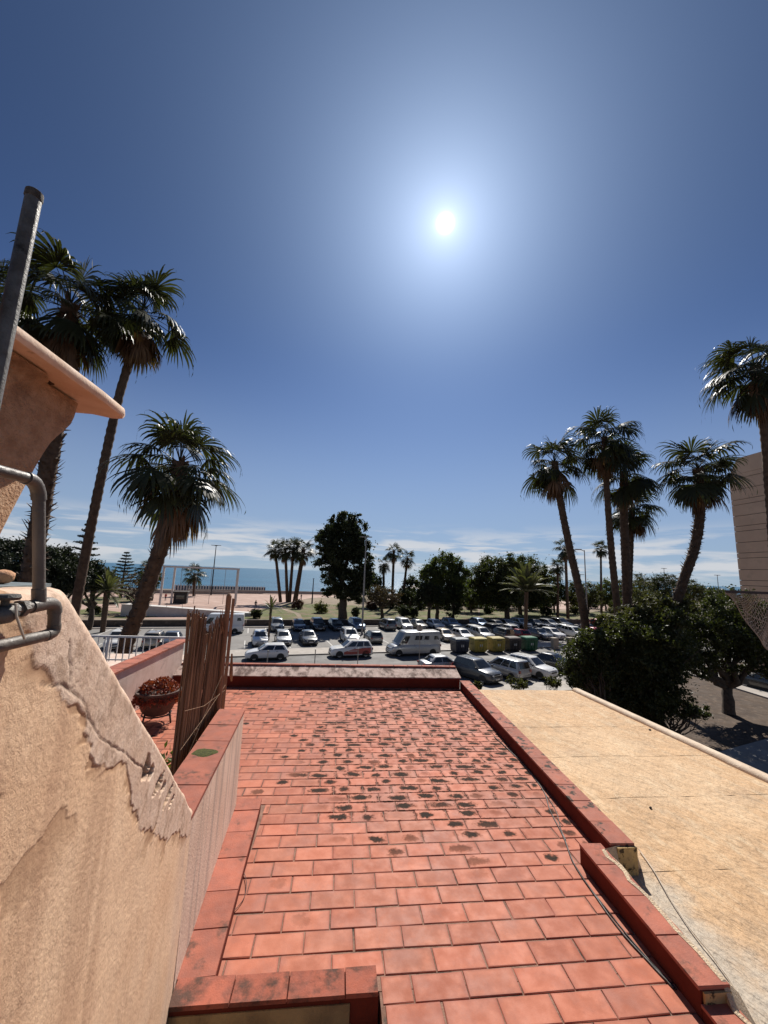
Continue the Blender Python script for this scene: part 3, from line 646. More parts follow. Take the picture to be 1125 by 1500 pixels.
me = bpy.data.meshes.new('foliage'); me.from_pydata(V.tolist(), [], F.tolist()); me.materials.append(M_SUCC); obj('foliage', me, pot, kind='stuff')
M_GREENS = leaf_mat('yellow_green_leaf', (0.16, 0.17, 0.02), (0.07, 0.09, 0.015), .5, .3)
gp = onx(247, 1080, -1.5)
P = RNG.normal(size=(500, 3))*np.array([.12, .14, .10])+np.array([0, 0, .22]); V, F = leafmesh(P, .07, RNG, up=.4)
pg = root('potted_plant', 'small yellow green potted plant low beside the reed screen', 'plant', (gp[0], gp[1], RZ))
me = bpy.data.meshes.new('foliage'); me.from_pydata(V.tolist(), [], F.tolist()); me.materials.append(M_GREENS); obj('foliage', me, pg, kind='stuff')
m = MB(); m.lathe([(.09, 0), (.13, .16), (.14, .17), (.12, .17), (.01, .15)], n=16); m.build('pot', M_POT, pg, smooth=40)

# ------------------------------------------------------------------ cream membrane roof next door
nh = root('neighbour_house', 'neighbouring house with a flat sun bleached cream membrane roof', 'house', (3.6, 4.4, 0))
M_CREAM = None
t = NT('cream_membrane')
c = t.mix(t.ramp(t.noise(1.3, 5, .6), .3, .7), (0.58, 0.37, 0.20), (0.49, 0.305, 0.162))
c = t.mix(t.ramp(t.noise(5, 6, .7, stretch=(1.6, .5, 1)), .47, .68, 0, .65), c, (0.64, 0.49, 0.32))
c = t.mix(t.ramp(t.noise(9, 5, .75), .57, .75, 0, .55), c, (0.33, 0.22, 0.13))
pz = t.n.new('ShaderNodeSeparateXYZ'); t.l.new(t.geo.outputs['Position'], pz.inputs[0])
c = t.mix(t.math('MULTIPLY', t.ramp(t.math('ADD', pz.outputs[0], t.math('MULTIPLY', t.noise(3, 5, .65), .8)), 3.15, 2.75), t.ramp(pz.outputs[1], 3.5, 2.9)), c, (0.44, 0.37, 0.29))
c = t.mix(t.ramp(t.noise(2.1, 6, .72), .50, .70, 0, .7), c, (0.40, 0.27, 0.165))
tide = t.math('ABSOLUTE', t.math('SUBTRACT', t.noise(.9, 5, .6), .5)); c = t.mix(t.ramp(tide, .022, .002, 0, .22), c, (0.34, 0.235, 0.145))
c = t.mix(t.ramp(t.noise(.55, 4, .6), .52, .62, 0, .4), c, (0.66, 0.47, 0.29))
c = t.mix(t.ramp(t.noise(42, 4, .8), .68, .78, 0, .3), c, (0.28, 0.20, 0.13))
c = t.mix(t.ramp(t.noise(26, 5, .7, stretch=(1.8, .55, 1)), .55, .72, 0, .3), c, (0.68, 0.54, 0.37))
nr = t.bump(t.noise(11, 4, .6, stretch=(1.5, .55, 1)), .8, .06); nr = t.bump(t.noise(70, 4), .3, .006, nr)
M_CREAM = t.done(c, .75, nr, 0, .3)
YZ = 6.495
def xr(y_): return 4.88+(7.78-y_)*0.058
def xl(y_): return (2.375+(y_-3.12)*.048) if y_ > 3.12 else 2.088
ys = [7.78, 6.9, 5.95, 5.0, 4.1, 3.12, 2.2, 1.2, .2]; OX = np.array([3.6, 4.4, 0])
for k, (a, b) in enumerate(zip(ys[:-1], ys[1:])):
    n1_, n2_ = 26, 12; ring = []
    for j in range(n2_+1):
        y_ = a+.03+(b-a-.03)*j/n2_; l = []
        for i in range(n1_+1):
            f = i/n1_; x = xl(max(min(y_, a-.001), b+.001))+(xr(y_)-xl(max(min(y_, a-.001), b+.001)))*f
            z = YZ+.010*(vnoise(np.array([x*2.2]), np.array([y_*2.2]), 4)[0]-.5)+.0016*(j/n2_)*(0.4+vnoise(np.array([x*1.3]), np.array([k*3.7]), 9)[0])+.0018*random.uniform(-1, 1)
            l.append((x-3.6, y_-4.4, z))
        ring.append(l)
    m = MB(); m.loft(ring, cap=False, close=False); m.build('membrane_sheet', M_CREAM, nh, smooth=60)
m = MB(); ring = []
for i in range(41):
    y_ = 7.80-7.6*i/40; x = xr(y_)-3.6; j = random.uniform(-.006, .006)
    ring.append([(x-.10+j, y_-4.4, YZ-.01), (x-.085+j, y_-4.4, YZ+.035), (x-.05, y_-4.4, YZ+.055+j*.5), (x+.03, y_-4.4, YZ+.05), (x+.06, y_-4.4, YZ+.02), (x+.06, y_-4.4, YZ-.2)])
m.loft(ring); m.build('edge_lip', mat('bleached_lip', (0.70, 0.56, 0.42), (0.58, 0.44, 0.32), 6, .8, (60, .5), ((.35, .27, .2), 5, .58, .7)), nh, smooth=60)
m = MB(); ring = []
for i in range(91):              # ragged mortar fillet against the kerbs
    y_ = 7.7-6.6*i/90
    if y_ > 3.12: w0, w1 = .0, .03+random.uniform(-.008, .01)
    else: w0, w1 = random.uniform(-.045, -.005), .06+random.uniform(-.02, .03)
    xx = (2.377+(y_-3.12)*.048 if y_ > 3.12 else 2.088+(y_-2.11)*.03)-3.6
    zt_ = RZ+.135 if y_ > 3.12 else (RZ+.143 if y_ > 2.11 else RZ+.078)
    ring.append([(xx+w0-.012, y_-4.4, zt_), (xx+w0+.01, y_-4.4, zt_+.004), (xx+w1*.6+.02, y_-4.4, zt_-.06), (xx+w1+.05, y_-4.4, YZ+.008), (xx-.02, y_-4.4, YZ-.02)])
m.loft(ring); m.build('mortar_fillet', M_CREAMMORTAR, nh)
m = MB(); m.box((.25, -.55, 3.2), (2.6, 8.5, 6.42)); m.build('wall', M_HOUSEWALL, nh)
for px, py, r in ((952, 1070, .02), (788, 1110, .012), (953, 1185, .014)):
    p = onz(px, py, YZ); m = MB(); m.blob((0, 0, .006), (r, r*.7, .012), 8, 4, .2); m.build('pebble', mat('dark_pebble', (.07, .06, .05)), None, (p[0], p[1], YZ+.006), label={952: 'largest dark pebble lying far out on the cream roof', 788: 'small dark pebble near the kerb on the cream roof', 953: 'small dark pebble in the middle of the cream roof'}[px], cat='pebble')

# cables lying on the roofs
M_CABLE = mat('grey_cable', (0.10, 0.09, 0.085), (0.05, 0.045, 0.04), 20, .6)
def zc(l, z0=660, z1=980, s=2.419): return [(z0+a/s, z1+b/s) for a, b in l]
def smooth_path(p, n=6):
    out = []
    for i in range(len(p)-1):
        a, b, c, d = (np.array(p[max(i-1, 0)]), np.array(p[i]), np.array(p[i+1]), np.array(p[min(i+2, len(p)-1)]))
        for k in range(n):
            t_ = k/n; out.append(.5*((2*b)+(c-a)*t_+(2*a-5*b+4*c-d)*t_*t_+(3*b-a-3*c+d)*t_**3))
    return out+[np.array(p[-1])]
def cable(name, label, px, z, r, m_):
    P_ = smooth_path([onz(x, y, z) for x, y in px]); mm = MB(); mm.tube([tuple(p) for p in P_], r, 6)
    return mm.build(name, m_, None, smooth=60, label=label, cat='cable')
cable('cable', 'thicker dark cable snaking along the kerb over the red tiles', zc([(155, 240), (240, 320), (325, 425), (352, 500), (400, 595), (437, 690), (510, 800), (600, 925), (700, 1035), (790, 1130)]), RZ+.006, .0055, M_CABLE)
cable('cable', 'thinner dark cable running closest to the red kerb base', zc([(330, 435), (372, 500), (392, 570), (408, 605)]), RZ+.005, .004, M_CABLE)
cable('cable', 'thin black wire beside the thicker cable near the lower kerb', zc([(437, 690), (490, 770), (560, 860), (640, 960), (720, 1050), (800, 1135)]), RZ+.005, .0045, mat('black_wire', (.02, .018, .016)))
cable('cable', 'pale thin cord crossing the cream roof past the kerb ends', zc([(668, 640), (720, 715), (770, 800), (850, 920), (930, 1020), (1000, 1120), (1060, 1240)]), YZ+.02, .004, mat('pale_cord', (.5, .42, .33)))
cable('wire_loop', 'thin dark wire looped out from the left red kerb', [(349, 1266), (358, 1280), (361, 1298), (356, 1318), (341, 1336)], RZ+.012, .0025, mat('rusty_wire', (.12, .04, .025)))
# ================================================================== GROUND, STREET, PARK, SEA
def strip(name, a0, a1, b0, b1, z, m_, th=None, parent=None, **k):
    mm = MB(); P = [S(a0, b0)[:2], S(a1, b0)[:2], S(a1, b1)[:2], S(a0, b1)[:2]]
    if th: mm.prism(P, z-th, z)
    else: mm.add([(*p, z) for p in P], [(0, 1, 2, 3)])
    return mm.build(name, m_, parent, **k)
M_DIRT = mat('dry_earth', (0.085, 0.057, 0.038), (0.058, 0.039, 0.027), .6, .95, (12, .6, .03), ((.145, .10, .068), 2.5, .5, .7))
M_ASPH = mat('worn_asphalt', (0.165, 0.155, 0.148), (0.125, 0.118, 0.112), .25, .8, (40, .3), ((.085, .08, .078), 1.3, .56, .68))
M_LOT = mat('pale_lot_asphalt', (0.215, 0.20, 0.188), (0.17, 0.16, 0.15), .2, .82, (40, .3), ((.10, .095, .09), .9, .58, .72))
M_CONC = mat('pavement_concrete', (0.40, 0.36, 0.32), (0.33, 0.295, 0.26), .8, .85, (30, .3), ((.22, .19, .165), 1.5, .58, .75))
M_PINK = mat('pink_paving', (0.40, 0.265, 0.21), (0.33, 0.215, 0.17), .5, .85, (30, .2), ((.46, .33, .27), .3, .5, .7))
M_GRASSG = mat('lawn_green', (0.115, 0.125, 0.03), (0.075, 0.085, 0.024), .4, .95, (18, 1.0, .06), ((.17, .12, .07), .35, .47, .6))
M_SAND = mat('beach_sand', (0.18, 0.14, 0.108), (0.14, 0.108, 0.082), .15, .95, (3, .5, .1))
M_WHITE = mat('white_road_paint', (0.62, 0.60, 0.57), (0.45, 0.43, 0.40), 3, .7)
M_STONE = mat('park_wall_stone', (0.105, 0.082, 0.066), (0.06, 0.047, 0.038), 1.6, .9, (9, .8, .05), ((.16, .125, .10), 2.4, .55, .68))
strip('ground', -900, 900, -60, 152, 0.0, M_DIRT, kind='structure')
strip('road', -300, 300, 31.0, 42.0, 0.006, M_ASPH, kind='structure')
strip('pavement', -300, 300, 42.2, 45.2, 0.12, M_CONC, .14, kind='structure')
strip('kerb_stone', -300, 300, 41.98, 42.197, 0.125, mat('kerb_concrete', (.30, .27, .24)), .14, kind='structure')
lot = strip('parking_lot', -60, 110, 45.25, 63.0, 0.006, M_LOT, kind='structure')
for k in range(-20, 36):
    if -2 <= k < 28 or k < -4:
        strip('parking_line', k*2.45, k*2.45+.11, 46.2, 51.2, .011, M_WHITE, parent=lot); strip('parking_line', k*2.45+.3, k*2.45+.41, 56.9, 61.6, .011, M_WHITE, parent=lot)
strip('pavement', -60, 110, 61.9, 63.2, 0.12, M_CONC, .13, kind='structure')
strip('park_ground', -300, 300, 63.55, 139, 0.45, mat('park_earth', (.25, .19, .13), (.19, .145, .10), .3, .95, (8, .5, .03)), .4, kind='structure')
strip('promenade', -400, 400, 139.1, 151, 0.62, M_SAND, .5, kind='structure')
m = MB(); pts = [(150.5, .60), (156, .2), (165, -.4), (176, -1.3), (190, -3.0)]
m.loft([[S(-900, b, z) for b, z in pts], [S(900, b, z) for b, z in pts]], cap=False, close=False); m.build('beach', M_SAND, None, kind='structure')
# sea
t = NT('sea_water')
c = t.mix(t.ramp(t.noise(.012, 4, .6, stretch=(.35, 1.6, 1)), .35, .65), (0.012, 0.085, 0.145), (0.018, 0.112, 0.185))
nr = t.bump(t.noise(.35, 5, .65, stretch=(.5, 1.3, 1)), .55, 1.2)
M_SEA = t.done(c, .32, nr, 0, .28)
m = MB(); P = [S(-26000, 160), S(26000, 160), S(26000, 34000), S(-26000, 34000)]; m.add([(p[0], p[1], -1.0) for p in P], [(0, 1, 2, 3)]); m.build('sea', M_SEA, None, kind='structure')
def poly_ground(name, px, z, m_, kind='structure'):
    mm = MB(); mm.add([(*onz(x, y, z)[:2], z) for x, y in px], [tuple(range(len(px)))][:1]); 
    return mm.build(name, m_, None, kind=kind)
# pink plaza and paths, lawns (drawn on the park ground)
poly_ground('plaza', [(120, 898), (205, 906), (330, 908), (430, 907), (432, 900), (404, 886), (455, 876), (520, 873), (380, 868), (150, 866), (100, 872)], .462, M_PINK)
poly_ground('path', [(560, 884), (700, 886), (830, 893), (1000, 893), (1000, 886), (830, 881), (700, 878), (560, 876)], .462, M_PINK)
poly_ground('lawn', [(330, 906.5), (440, 908), (432, 899), (405, 889), (380, 893), (340, 900)], .468, M_GRASSG)
poly_ground('lawn', [(444, 908), (590, 909), (700, 909), (700, 893), (560, 889), (480, 885), (425, 884), (414, 889), (440, 899)], .468, M_GRASSG)
poly_ground('lawn', [(703, 909), (940, 911), (990, 908), (990, 897), (830, 896), (703, 893)], .468, M_GRASSG)
poly_ground('lawn', [(110, 899), (150, 904), (185, 906), (230, 904), (225, 899), (180, 897), (140, 892), (112, 893)], .468, M_GRASSG)
poly_ground('lawn', [(118, 885), (190, 884), (215, 876), (150, 874), (118, 877)], .468, M_GRASSG)
pwl = root('park_wall', 'long low dark stone wall between the car park and the park', 'wall', S(0, 63.35))
def rel_s(a, b, z=0.0):
    p = S(a, b); q = S(0, 63.35); return (p[0]-q[0], p[1]-q[1], z)
for k in range(-9, 15):
    a0, a1 = k*7.5, k*7.5+7.46
    m = MB(); m.prism([rel_s(a0, 63.2)[:2], rel_s(a1, 63.2)[:2], rel_s(a1, 63.5)[:2], rel_s(a0, 63.5)[:2]], 0, .92); m.build('stone_panel', M_STONE, pwl)
    m = MB(); m.prism([rel_s(a0, 63.15)[:2], rel_s(a1, 63.15)[:2], rel_s(a1, 63.55)[:2], rel_s(a0, 63.55)[:2]], .922, 1.0); m.build('cap_stone', mat('cap_stone', (.22, .18, .15), (.16, .13, .11), 1.2, .9), pwl)
# side street, pavement and verge on the right
def flat(name, P, z, m_, th=None):
    mm = MB()
    if th: mm.prism(P, z-th, z)
    else: mm.add([(*p, z) for p in P], [tuple(range(len(P)))])
    return mm.build(name, m_, None, kind='structure')
flat('side_road', [(37.0, 4), (47.5, 2), (49.5, 42), (37.6, 39.3)], .012, M_ASPH)
flat('pavement', [(33.2, 10), (36.9, 10), (37.5, 38.6), (34.6, 38.0)], .12, M_CONC, .12)
flat('kerb_stone', [(36.92, 10), (37.1, 10), (37.7, 38.6), (37.52, 38.6)], .13, MATS['kerb_concrete'], .13)
flat('path', [(14, 14.5), (32.5, 20.5), (31.4, 23.6), (13, 17.6)], .05, mat('shaded_path', (.30, .285, .27), (.24, .225, .21), .8, .9), .05)
strip('pavement', -200, 30.5, 26.0, 28.4, .05, M_CONC, .05, kind='structure')
strip('parking_lot', -200, 31, 28.45, 30.98, .006, M_LOT, kind='structure')

# ------------------------------------------------------------------ cars
def paint(name, c, metal=.25, rough=.35): return mat('paint_'+name, c, tuple(x*.96 for x in c), 3, rough, metal=metal, coat=.8, spec=.5)
PAINT = {'white': paint('white', (.72, .71, .69), 0), 'silver': paint('silver', (.42, .42, .42), .5), 'grey': paint('grey', (.17, .175, .18), .4), 'darkgrey': paint('darkgrey', (.055, .058, .064), .3),
         'black': paint('black', (.012, .012, .014), .0), 'navy': paint('navy', (.018, .03, .065), .3), 'blue': paint('blue', (.16, .23, .34), .4), 'red': paint('red', (.35, .02, .018), .0), 'beige': paint('beige', (.34, .29, .23), .3)}
M_GLASS = mat('car_glass', (.012, .014, .016), (.02, .022, .025), 2, .06, spec=.8)
M_TYRE = mat('tyre', (.018, .018, .018), rough=.85); M_RIM = mat('rim', (.40, .40, .41), (.25, .25, .26), 8, .35, metal=.7); M_BLK = mat('black_plastic', (.02, .02, .021), rough=.6)
M_HEAD = mat('headlight', (.62, .64, .66), (.4, .42, .45), 9, .12, spec=.8); M_TAIL = mat('taillight', (.28, .012, .01), (.18, .008, .008), 9, .2, spec=.7); M_PLATE = mat('number_plate', (.62, .62, .60), rough=.5)
def lerp(tab, t):
    return float(np.interp(t, [a for a, b in tab], [b for a, b in tab]))
CARS = {
 'hatch': dict(L=4.05, Wd=1.76, H=1.46, top=[(0, .62), (.012, .86), (.04, .94), (.5, .955), (.70, .95), (.80, .90), (.92, .80), (.975, .70), (1, .52)], cab=(.02, .735, .115, .535), wt=.73),
 'suv': dict(L=4.42, Wd=1.84, H=1.66, top=[(0, .66), (.012, .98), (.04, 1.06), (.5, 1.08), (.69, 1.07), (.78, 1.03), (.92, .96), (.975, .84), (1, .56)], cab=(.015, .725, .085, .545), wt=.75),
 'estate': dict(L=4.6, Wd=1.79, H=1.49, top=[(0, .64), (.012, .90), (.04, .95), (.5, .96), (.68, .95), (.80, .90), (.93, .80), (.978, .70), (1, .5)], cab=(.012, .70, .075, .51), wt=.73),
 'sedan': dict(L=4.5, Wd=1.79, H=1.45, top=[(0, .60), (.012, .93), (.05, .98), (.15, .98), (.5, .95), (.68, .94), (.80, .89), (.93, .79), (.978, .68), (1, .5)], cab=(.12, .71, .26, .53), wt=.72),
 'mpv': dict(L=4.4, Wd=1.82, H=1.68, top=[(0, .64), (.010, .98), (.03, 1.02), (.5, 1.01), (.74, .99), (.84, .93), (.93, .83), (.978, .72), (1, .52)], cab=(.010, .80, .05, .585), wt=.76),
 'van': dict(L=5.95, Wd=2.05, H=2.54, top=[(0, .60), (.006, 1.15), (.02, 1.2), (.5, 1.2), (.80, 1.2), (.88, 1.14), (.955, 1.03), (.985, .80), (1, .5)], cab=(.006, .872, .015, .735), wt=.86),
}
def car_meshes(kind):
    d = CARS[kind]; L, Wd, H = d['L'], d['Wd'], d['H']; hw = Wd/2; out = {}
    wid = [(0, .78), (.02, .88), (.06, .95), (.15, 1), (.82, 1), (.92, .95), (.975, .84), (1, .70)]
    rw = .34 if kind in ('suv', 'van') else .31; wx = (L*.5-.86 if kind != 'van' else L*.5-.95, -L*.5+.78 if kind != 'van' else -L*.5+1.05)
    m = MB(); rings = []
    ts = [0, .006, .02, .04, .08, .15, .25, .4, .55, .65, .70, .75, .80, .86, .92, .95, .975, .99, 1]
    for t_ in ts:
        x = -L/2+L*t_; w = hw*lerp(wid, t_); zt = lerp(d['top'], t_); zb = .22+(.10 if t_ < .015 or t_ > .985 else 0); zm = (zb+zt)/2
        half = [(w*.90, zb), (w*.985, zb+.10), (w, zm), (w*.985, zt-.10*(zt-zb)*1.6), (w*.93, zt-.03), (w*.80, zt), (0, zt+.02)]
        rings.append([(x, -a, z) for a, z in half]+[(x, a, z) for a, z in half[::-1][1:]])
    m.loft(rings)
    r0, f0, r1, f1 = (-L/2+L*q for q in d['cab']); zb = lerp(d['top'], .5)-.03; zr = H-.035
    wb, wt = hw*.93, hw*d['wt']
    def xr_(h): return r0+(r1-r0)*h**1.15
    def xf_(h): return f0+(f1-f0)*h**.92
    def w_(h): return wb+(wt-wb)*h**1.05
    def side(s, h, e=.006): return (xr_(h)+(xf_(h)-xr_(h))*s, w_(h)+e, zb+(zr-zb)*h)
    rings = []
    for h in (0, .3, .6, .85, 1.0, 1.02, 1.03):
        ins = 0 if h <= .85 else (.02 if h <= 1 else (.06 if h < 1.03 else .2)); hh = min(h, 1); z = zb+(zr-zb)*hh+(.0 if h <= 1 else (.025 if h < 1.03 else .035))
        a, b, w = xr_(hh)+ins, xf_(hh)-ins*1.4, w_(hh)-ins; c = .10
        rings.append([(a, -w*.86, z), (a+c, -w, z), (b-c*1.2, -w, z), (b, -w*.86, z), (b+.03, 0, z), (b, w*.86, z), (b-c*1.2, w, z), (a+c, w, z), (a, w*.86, z), (a-.02, 0, z)])
    m.loft(rings, cap=True)
    out['body'] = [m.mesh('body', PAINT['white'], 38)]
    # glass
    def panel(pts, name, mt):
        mm = MB(); n = len(pts); 
        mm.add(pts, [tuple(range(n))]); return mm.mesh(name, mt)
    gl_ = []
    for h0, h1, nm, fx, sg in ((.10, .93, 'windscreen', xf_, 1), (.14, .88, 'rear_window', xr_, -1)):
        if kind == 'van' and sg < 0: continue
        p = []
        for h, ww in ((h0, .80), (h1, .78)):
            w = w_(h)*ww; z = zb+(zr-zb)*h; p.append([(fx(h)+sg*.012, -w, z), (fx(h)+sg*.036, 0, z), (fx(h)+sg*.012, w, z)])
        mm = MB(); mm.add(p[0]+p[1], [(0, 1, 4, 3), (1, 2, 5, 4)] if sg > 0 else [(1, 0, 3, 4), (2, 1, 4, 5)]); gl_.append((nm, mm.mesh(nm, M_GLASS)))
    wins = [(.07, .30, .14, .86), (.33, .58, .10, .88), (.61, .90, .10, .88)] if kind in ('suv', 'estate', 'mpv') else [(.10, .47, .10, .86), (.51, .90, .10, .87)]
    if kind == 'van': wins = [(.05, .17, .38, .68), (.30, .42, .38, .68), (.48, .66, .38, .70), (.80, .965, .08, .68)]
    for s0, s1, h0, h1 in wins:
        for sg in (1, -1):
            q = [side(s0, h0), side(s1, h0), side(s1-(.05 if s1 > .85 else 0), h1), side(s0+(.03 if s0 < .12 else 0), h1)]
            q = [(x, y*sg, z) for x, y, z in q]; gl_.append(('side_window', panel(q if sg < 0 else q[::-1], 'side_window', M_GLASS)))
    out['glass'] = gl_
    ot = []
    # wheels
    ty = MB(); ty.loft([[(r*math.cos(q), y_, r*math.sin(q)) for q in (2*math.pi*i/18 for i in range(18))] for y_, r in ((-.10, rw*.72), (-.10, rw*.93), (-.07, rw), (.07, rw), (.10, rw*.93), (.10, rw*.72))])
    rm = MB(); rm.disc((0, 0, 0), rw*.68, 1, 16, .205); 
    for i in range(5):
        q = 2*math.pi*i/5; 
        for sg in (1, -1): rm.box((rw*.36*math.cos(q), .106*sg, rw*.36*math.sin(q)), (.05, .012, .05))
    out['wheel'] = (ty.mesh('wheel', M_TYRE, 40), rm.mesh('rim', M_RIM, 40), [(x, y_, rw) for x in wx for y_ in (hw-.115, -hw+.115)], rw)
    m = MB()
    for x in wx:
        for sg in (1, -1):
            q = [(x+(rw+.055)*math.cos(a), sg*(hw*1.0+.004), rw+(rw+.055)*math.sin(a)) for a in np.linspace(-.25, math.pi+.25, 14)]; m.add(q, [tuple(range(14)) if sg < 0 else tuple(range(13, -1, -1))])
    ot.append(('wheel_arch', m.mesh('wheel_arch', M_BLK)))
    z1 = lerp(d['top'], .96); wf = hw*lerp(wid, .975)
    for sg in (1, -1):
        mm = MB(); mm.loft([[(L/2-.02-k*.16, sg*(wf*(.52+.46*k)), z1-.24+.05*k), (L/2-.015-k*.15, sg*(wf*(.52+.5*k)), z1-.10+.03*k), (L/2-.06-k*.16, sg*(wf*(.52+.46*k)), z1-.08+.03*k)] for k in (0, .5, 1)]); ot.append(('headlight', mm.mesh('headlight', M_HEAD)))
        zt = lerp(d['top'], .02); mm = MB(); mm.box((-L/2+.035, sg*hw*.76, zt-.15), (.09, hw*.26, .22 if kind in ('suv', 'mpv', 'van') else .15)); ot.append(('taillight', mm.mesh('taillight', M_TAIL)))
        mm = MB(); mm.box((xf_(0)-.22, sg*(hw+.09), zb+.10), (.10, .19, .13), top=.8); ot.append(('mirror', mm.mesh('mirror', M_BLK)))
    mm = MB(); mm.box((L/2-.03, 0, z1-.19), (.06, hw*.82, .13)); mm.box((L/2-.035, 0, .36), (.075, hw*1.2, .14)); ot.append(('grille', mm.mesh('grille', M_BLK)))
    mm = MB(); mm.box((L/2+.006, 0, .46), (.02, .5, .11)); ot.append(('number_plate', mm.mesh('number_plate', M_PLATE)))
    mm = MB(); mm.box((-L/2-.004, 0, .62 if kind != 'van' else .7), (.02, .5, .11)); ot.append(('number_plate', mm.mesh('number_plate', M_PLATE)))
    mm = MB(); mm.box((0, 0, .235), (L*.90, Wd*.965, .10)); mm.box((-L/2+.03, 0, .34), (.10, hw*1.5, .14)); ot.append(('lower_trim', mm.mesh('lower_trim', M_BLK)))
    if kind in ('suv', 'estate'):
        mm = MB()
        for sg in (1, -1): mm.tube([(r1+.15, sg*wt*.86, H+.0), (r1+.3, sg*wt*.86, H+.045), (f1-.3, sg*wt*.86, H+.045), (f1-.12, sg*wt*.86, H)], .016, 6)
        ot.append(('roof_rail', mm.mesh('roof_rail', M_BLK)))
    mm = MB()
    for sg in (1, -1):
        for s in ((.36, .62) if kind != 'van' else (.62, .86)): mm.box((r0+(f0-r0)*s, sg*(hw*.985), zb-.10), (.17, .03, .025))
    ot.append(('door_handle', mm.mesh('door_handle', M_BLK)))
    out['other'] = ot; return out
CMESH = {}
def car(kind, colour, x, y, rz, label, group=None, name='parked_car', z=0.006, cat='car'):
    if kind not in CMESH: CMESH[kind] = car_meshes(kind)
    c = CMESH[kind]; r = root(name, label, cat, (x, y, z), rz, group)
    obj('body', c['body'][0], r, mat=PAINT[colour])
    for nm, me_ in c['glass']+c['other']: obj(nm, me_, r)
    ty, rm, pos, rw = c['wheel']
    for p in pos: obj('rim', rm, obj('wheel', ty, r, p))
    return r
FACE = TH-math.pi/2; AWAY = TH+math.pi/2
def rowcar(px, b, kind, colour, rz, label, group):
    p = S(a_of(px, b), b); return car(kind, colour, p[0], p[1], rz+random.gauss(0, .015), label, group)
GF, GM = 'cars parked along the park wall', 'cars parked in the middle row'
BF, BM = 59.4, 48.9
far = [(405, 'suv', 'grey', 'grey off-roader at the end of the row under the park wall'), (437, 'hatch', 'navy', 'dark blue hatchback between the grey and black cars by the wall'), (465, 'suv', 'black', 'tall black off-roader parked by the wall near the plaza path'),
 (492, 'estate', 'darkgrey', 'dark estate parked under the huge dark tree by the wall'), (522, 'suv', 'blue', 'pale blue off-roader parked behind the tall lamp post'), (567, 'mpv', 'grey', 'slate grey family car by the wall above the camper van front'),
 (591, 'mpv', 'white', 'white people carrier by the wall behind the round road sign'), (613, 'sedan', 'black', 'black saloon by the wall above the camper van roof'), (638, 'hatch', 'white', 'white hatchback by the wall above the camper van rear'),
 (661, 'suv', 'blue', 'light blue car by the wall under the dark conifer'), (703, 'suv', 'blue', 'blue grey off-roader by the wall above the yellow containers'), (724, 'sedan', 'black', 'black saloon second along the wall from the blue grey off-roader'),
 (744, 'estate', 'navy', 'navy estate by the wall just before the feather palm trunk'), (763, 'suv', 'silver', 'silver off-roader parked right behind the feather palm trunk'), (785, 'sedan', 'darkgrey', 'dark saloon by the wall just past the feather palm'),
 (806, 'estate', 'grey', 'mid grey estate by the wall left of the black car at the leaning palm'), (822, 'suv', 'black', 'black car by the wall at the foot of the leaning palm'), (880, 'hatch', 'red', 'red hatchback by the wall beyond the tall lamp with one arm'), (906, 'sedan', 'darkgrey', 'dark saloon half hidden by the shrub below the twin palms')]
for px, kd, cl_, lb in far: rowcar(px, BF, kd, cl_, FACE if px not in (567, 724) else AWAY, lb, GF)
mid = [(380, 'hatch', 'white', 'white hatchback first in the middle row above the white road car', FACE), (414, 'hatch', 'silver', 'silver hatchback second in the middle row beside the white one', FACE), (451, 'sedan', 'darkgrey', 'dark grey saloon third in the middle row, nose to the road', FACE),
 (512, 'suv', 'white', 'white off-roader just above the red and white car', FACE), (546, 'hatch', 'grey', 'dark grey hatchback showing its rear before the camper van', AWAY), (652, 'hatch', 'beige', 'brownish beige hatchback right behind the camper van tail', FACE),
 (678, 'hatch', 'white', 'white hatchback just above the dark blue container', FACE), (706, 'suv', 'silver', 'silver car just above the first yellow container', FACE), (734, 'mpv', 'darkgrey', 'dark people carrier above the second yellow container', AWAY),
 (759, 'hatch', 'red', 'red hatchback above the brown and green containers', AWAY), (790, 'sedan', 'grey', 'grey saloon just beyond the green container', FACE), (810, 'hatch', 'white', 'white hatchback between the grey saloon and white off-roader', FACE),
 (842, 'suv', 'white', 'white off-roader left of the tall lamp with one arm', FACE), (874, 'sedan', 'red', 'red saloon half behind the shrub past the tall lamp', FACE), (900, 'hatch', 'silver', 'silver hatchback peeping over the shrub below the twin palms', FACE),
 (172, 'mpv', 'white', 'white people carrier seen through the balcony railing', FACE), (226, 'suv', 'beige', 'beige off-roader seen through the balcony railing', AWAY), (250, 'sedan', 'darkgrey', 'dark saloon beside the beige off-roader behind the railing', FACE)]
for px, kd, cl_, lb, rz in mid: rowcar(px, BM, kd, cl_, rz, lb, GM)
for px, kd, cl_, rz, lb in [(664, 'sedan', 'darkgrey', AWAY, 'dark saloon in the inner row behind the beige hatchback'), (690, 'hatch', 'silver', AWAY, 'silver hatchback in the inner row above the first yellow container'), (717, 'suv', 'black', AWAY, 'black off-roader in the inner row above the second yellow container'), (744, 'hatch', 'white', AWAY, 'white hatchback in the inner row left of the feather palm trunk'), (797, 'estate', 'navy', AWAY, 'navy estate in the inner row right of the feather palm trunk'), (824, 'hatch', 'silver', AWAY, 'silver hatchback in the inner row left of the tall white off-roader'), (858, 'sedan', 'black', AWAY, 'black saloon in the inner row at the one armed lamp')]:
    rowcar(px, 53.6, kd, cl_, rz, lb, 'cars parked in the inner row')
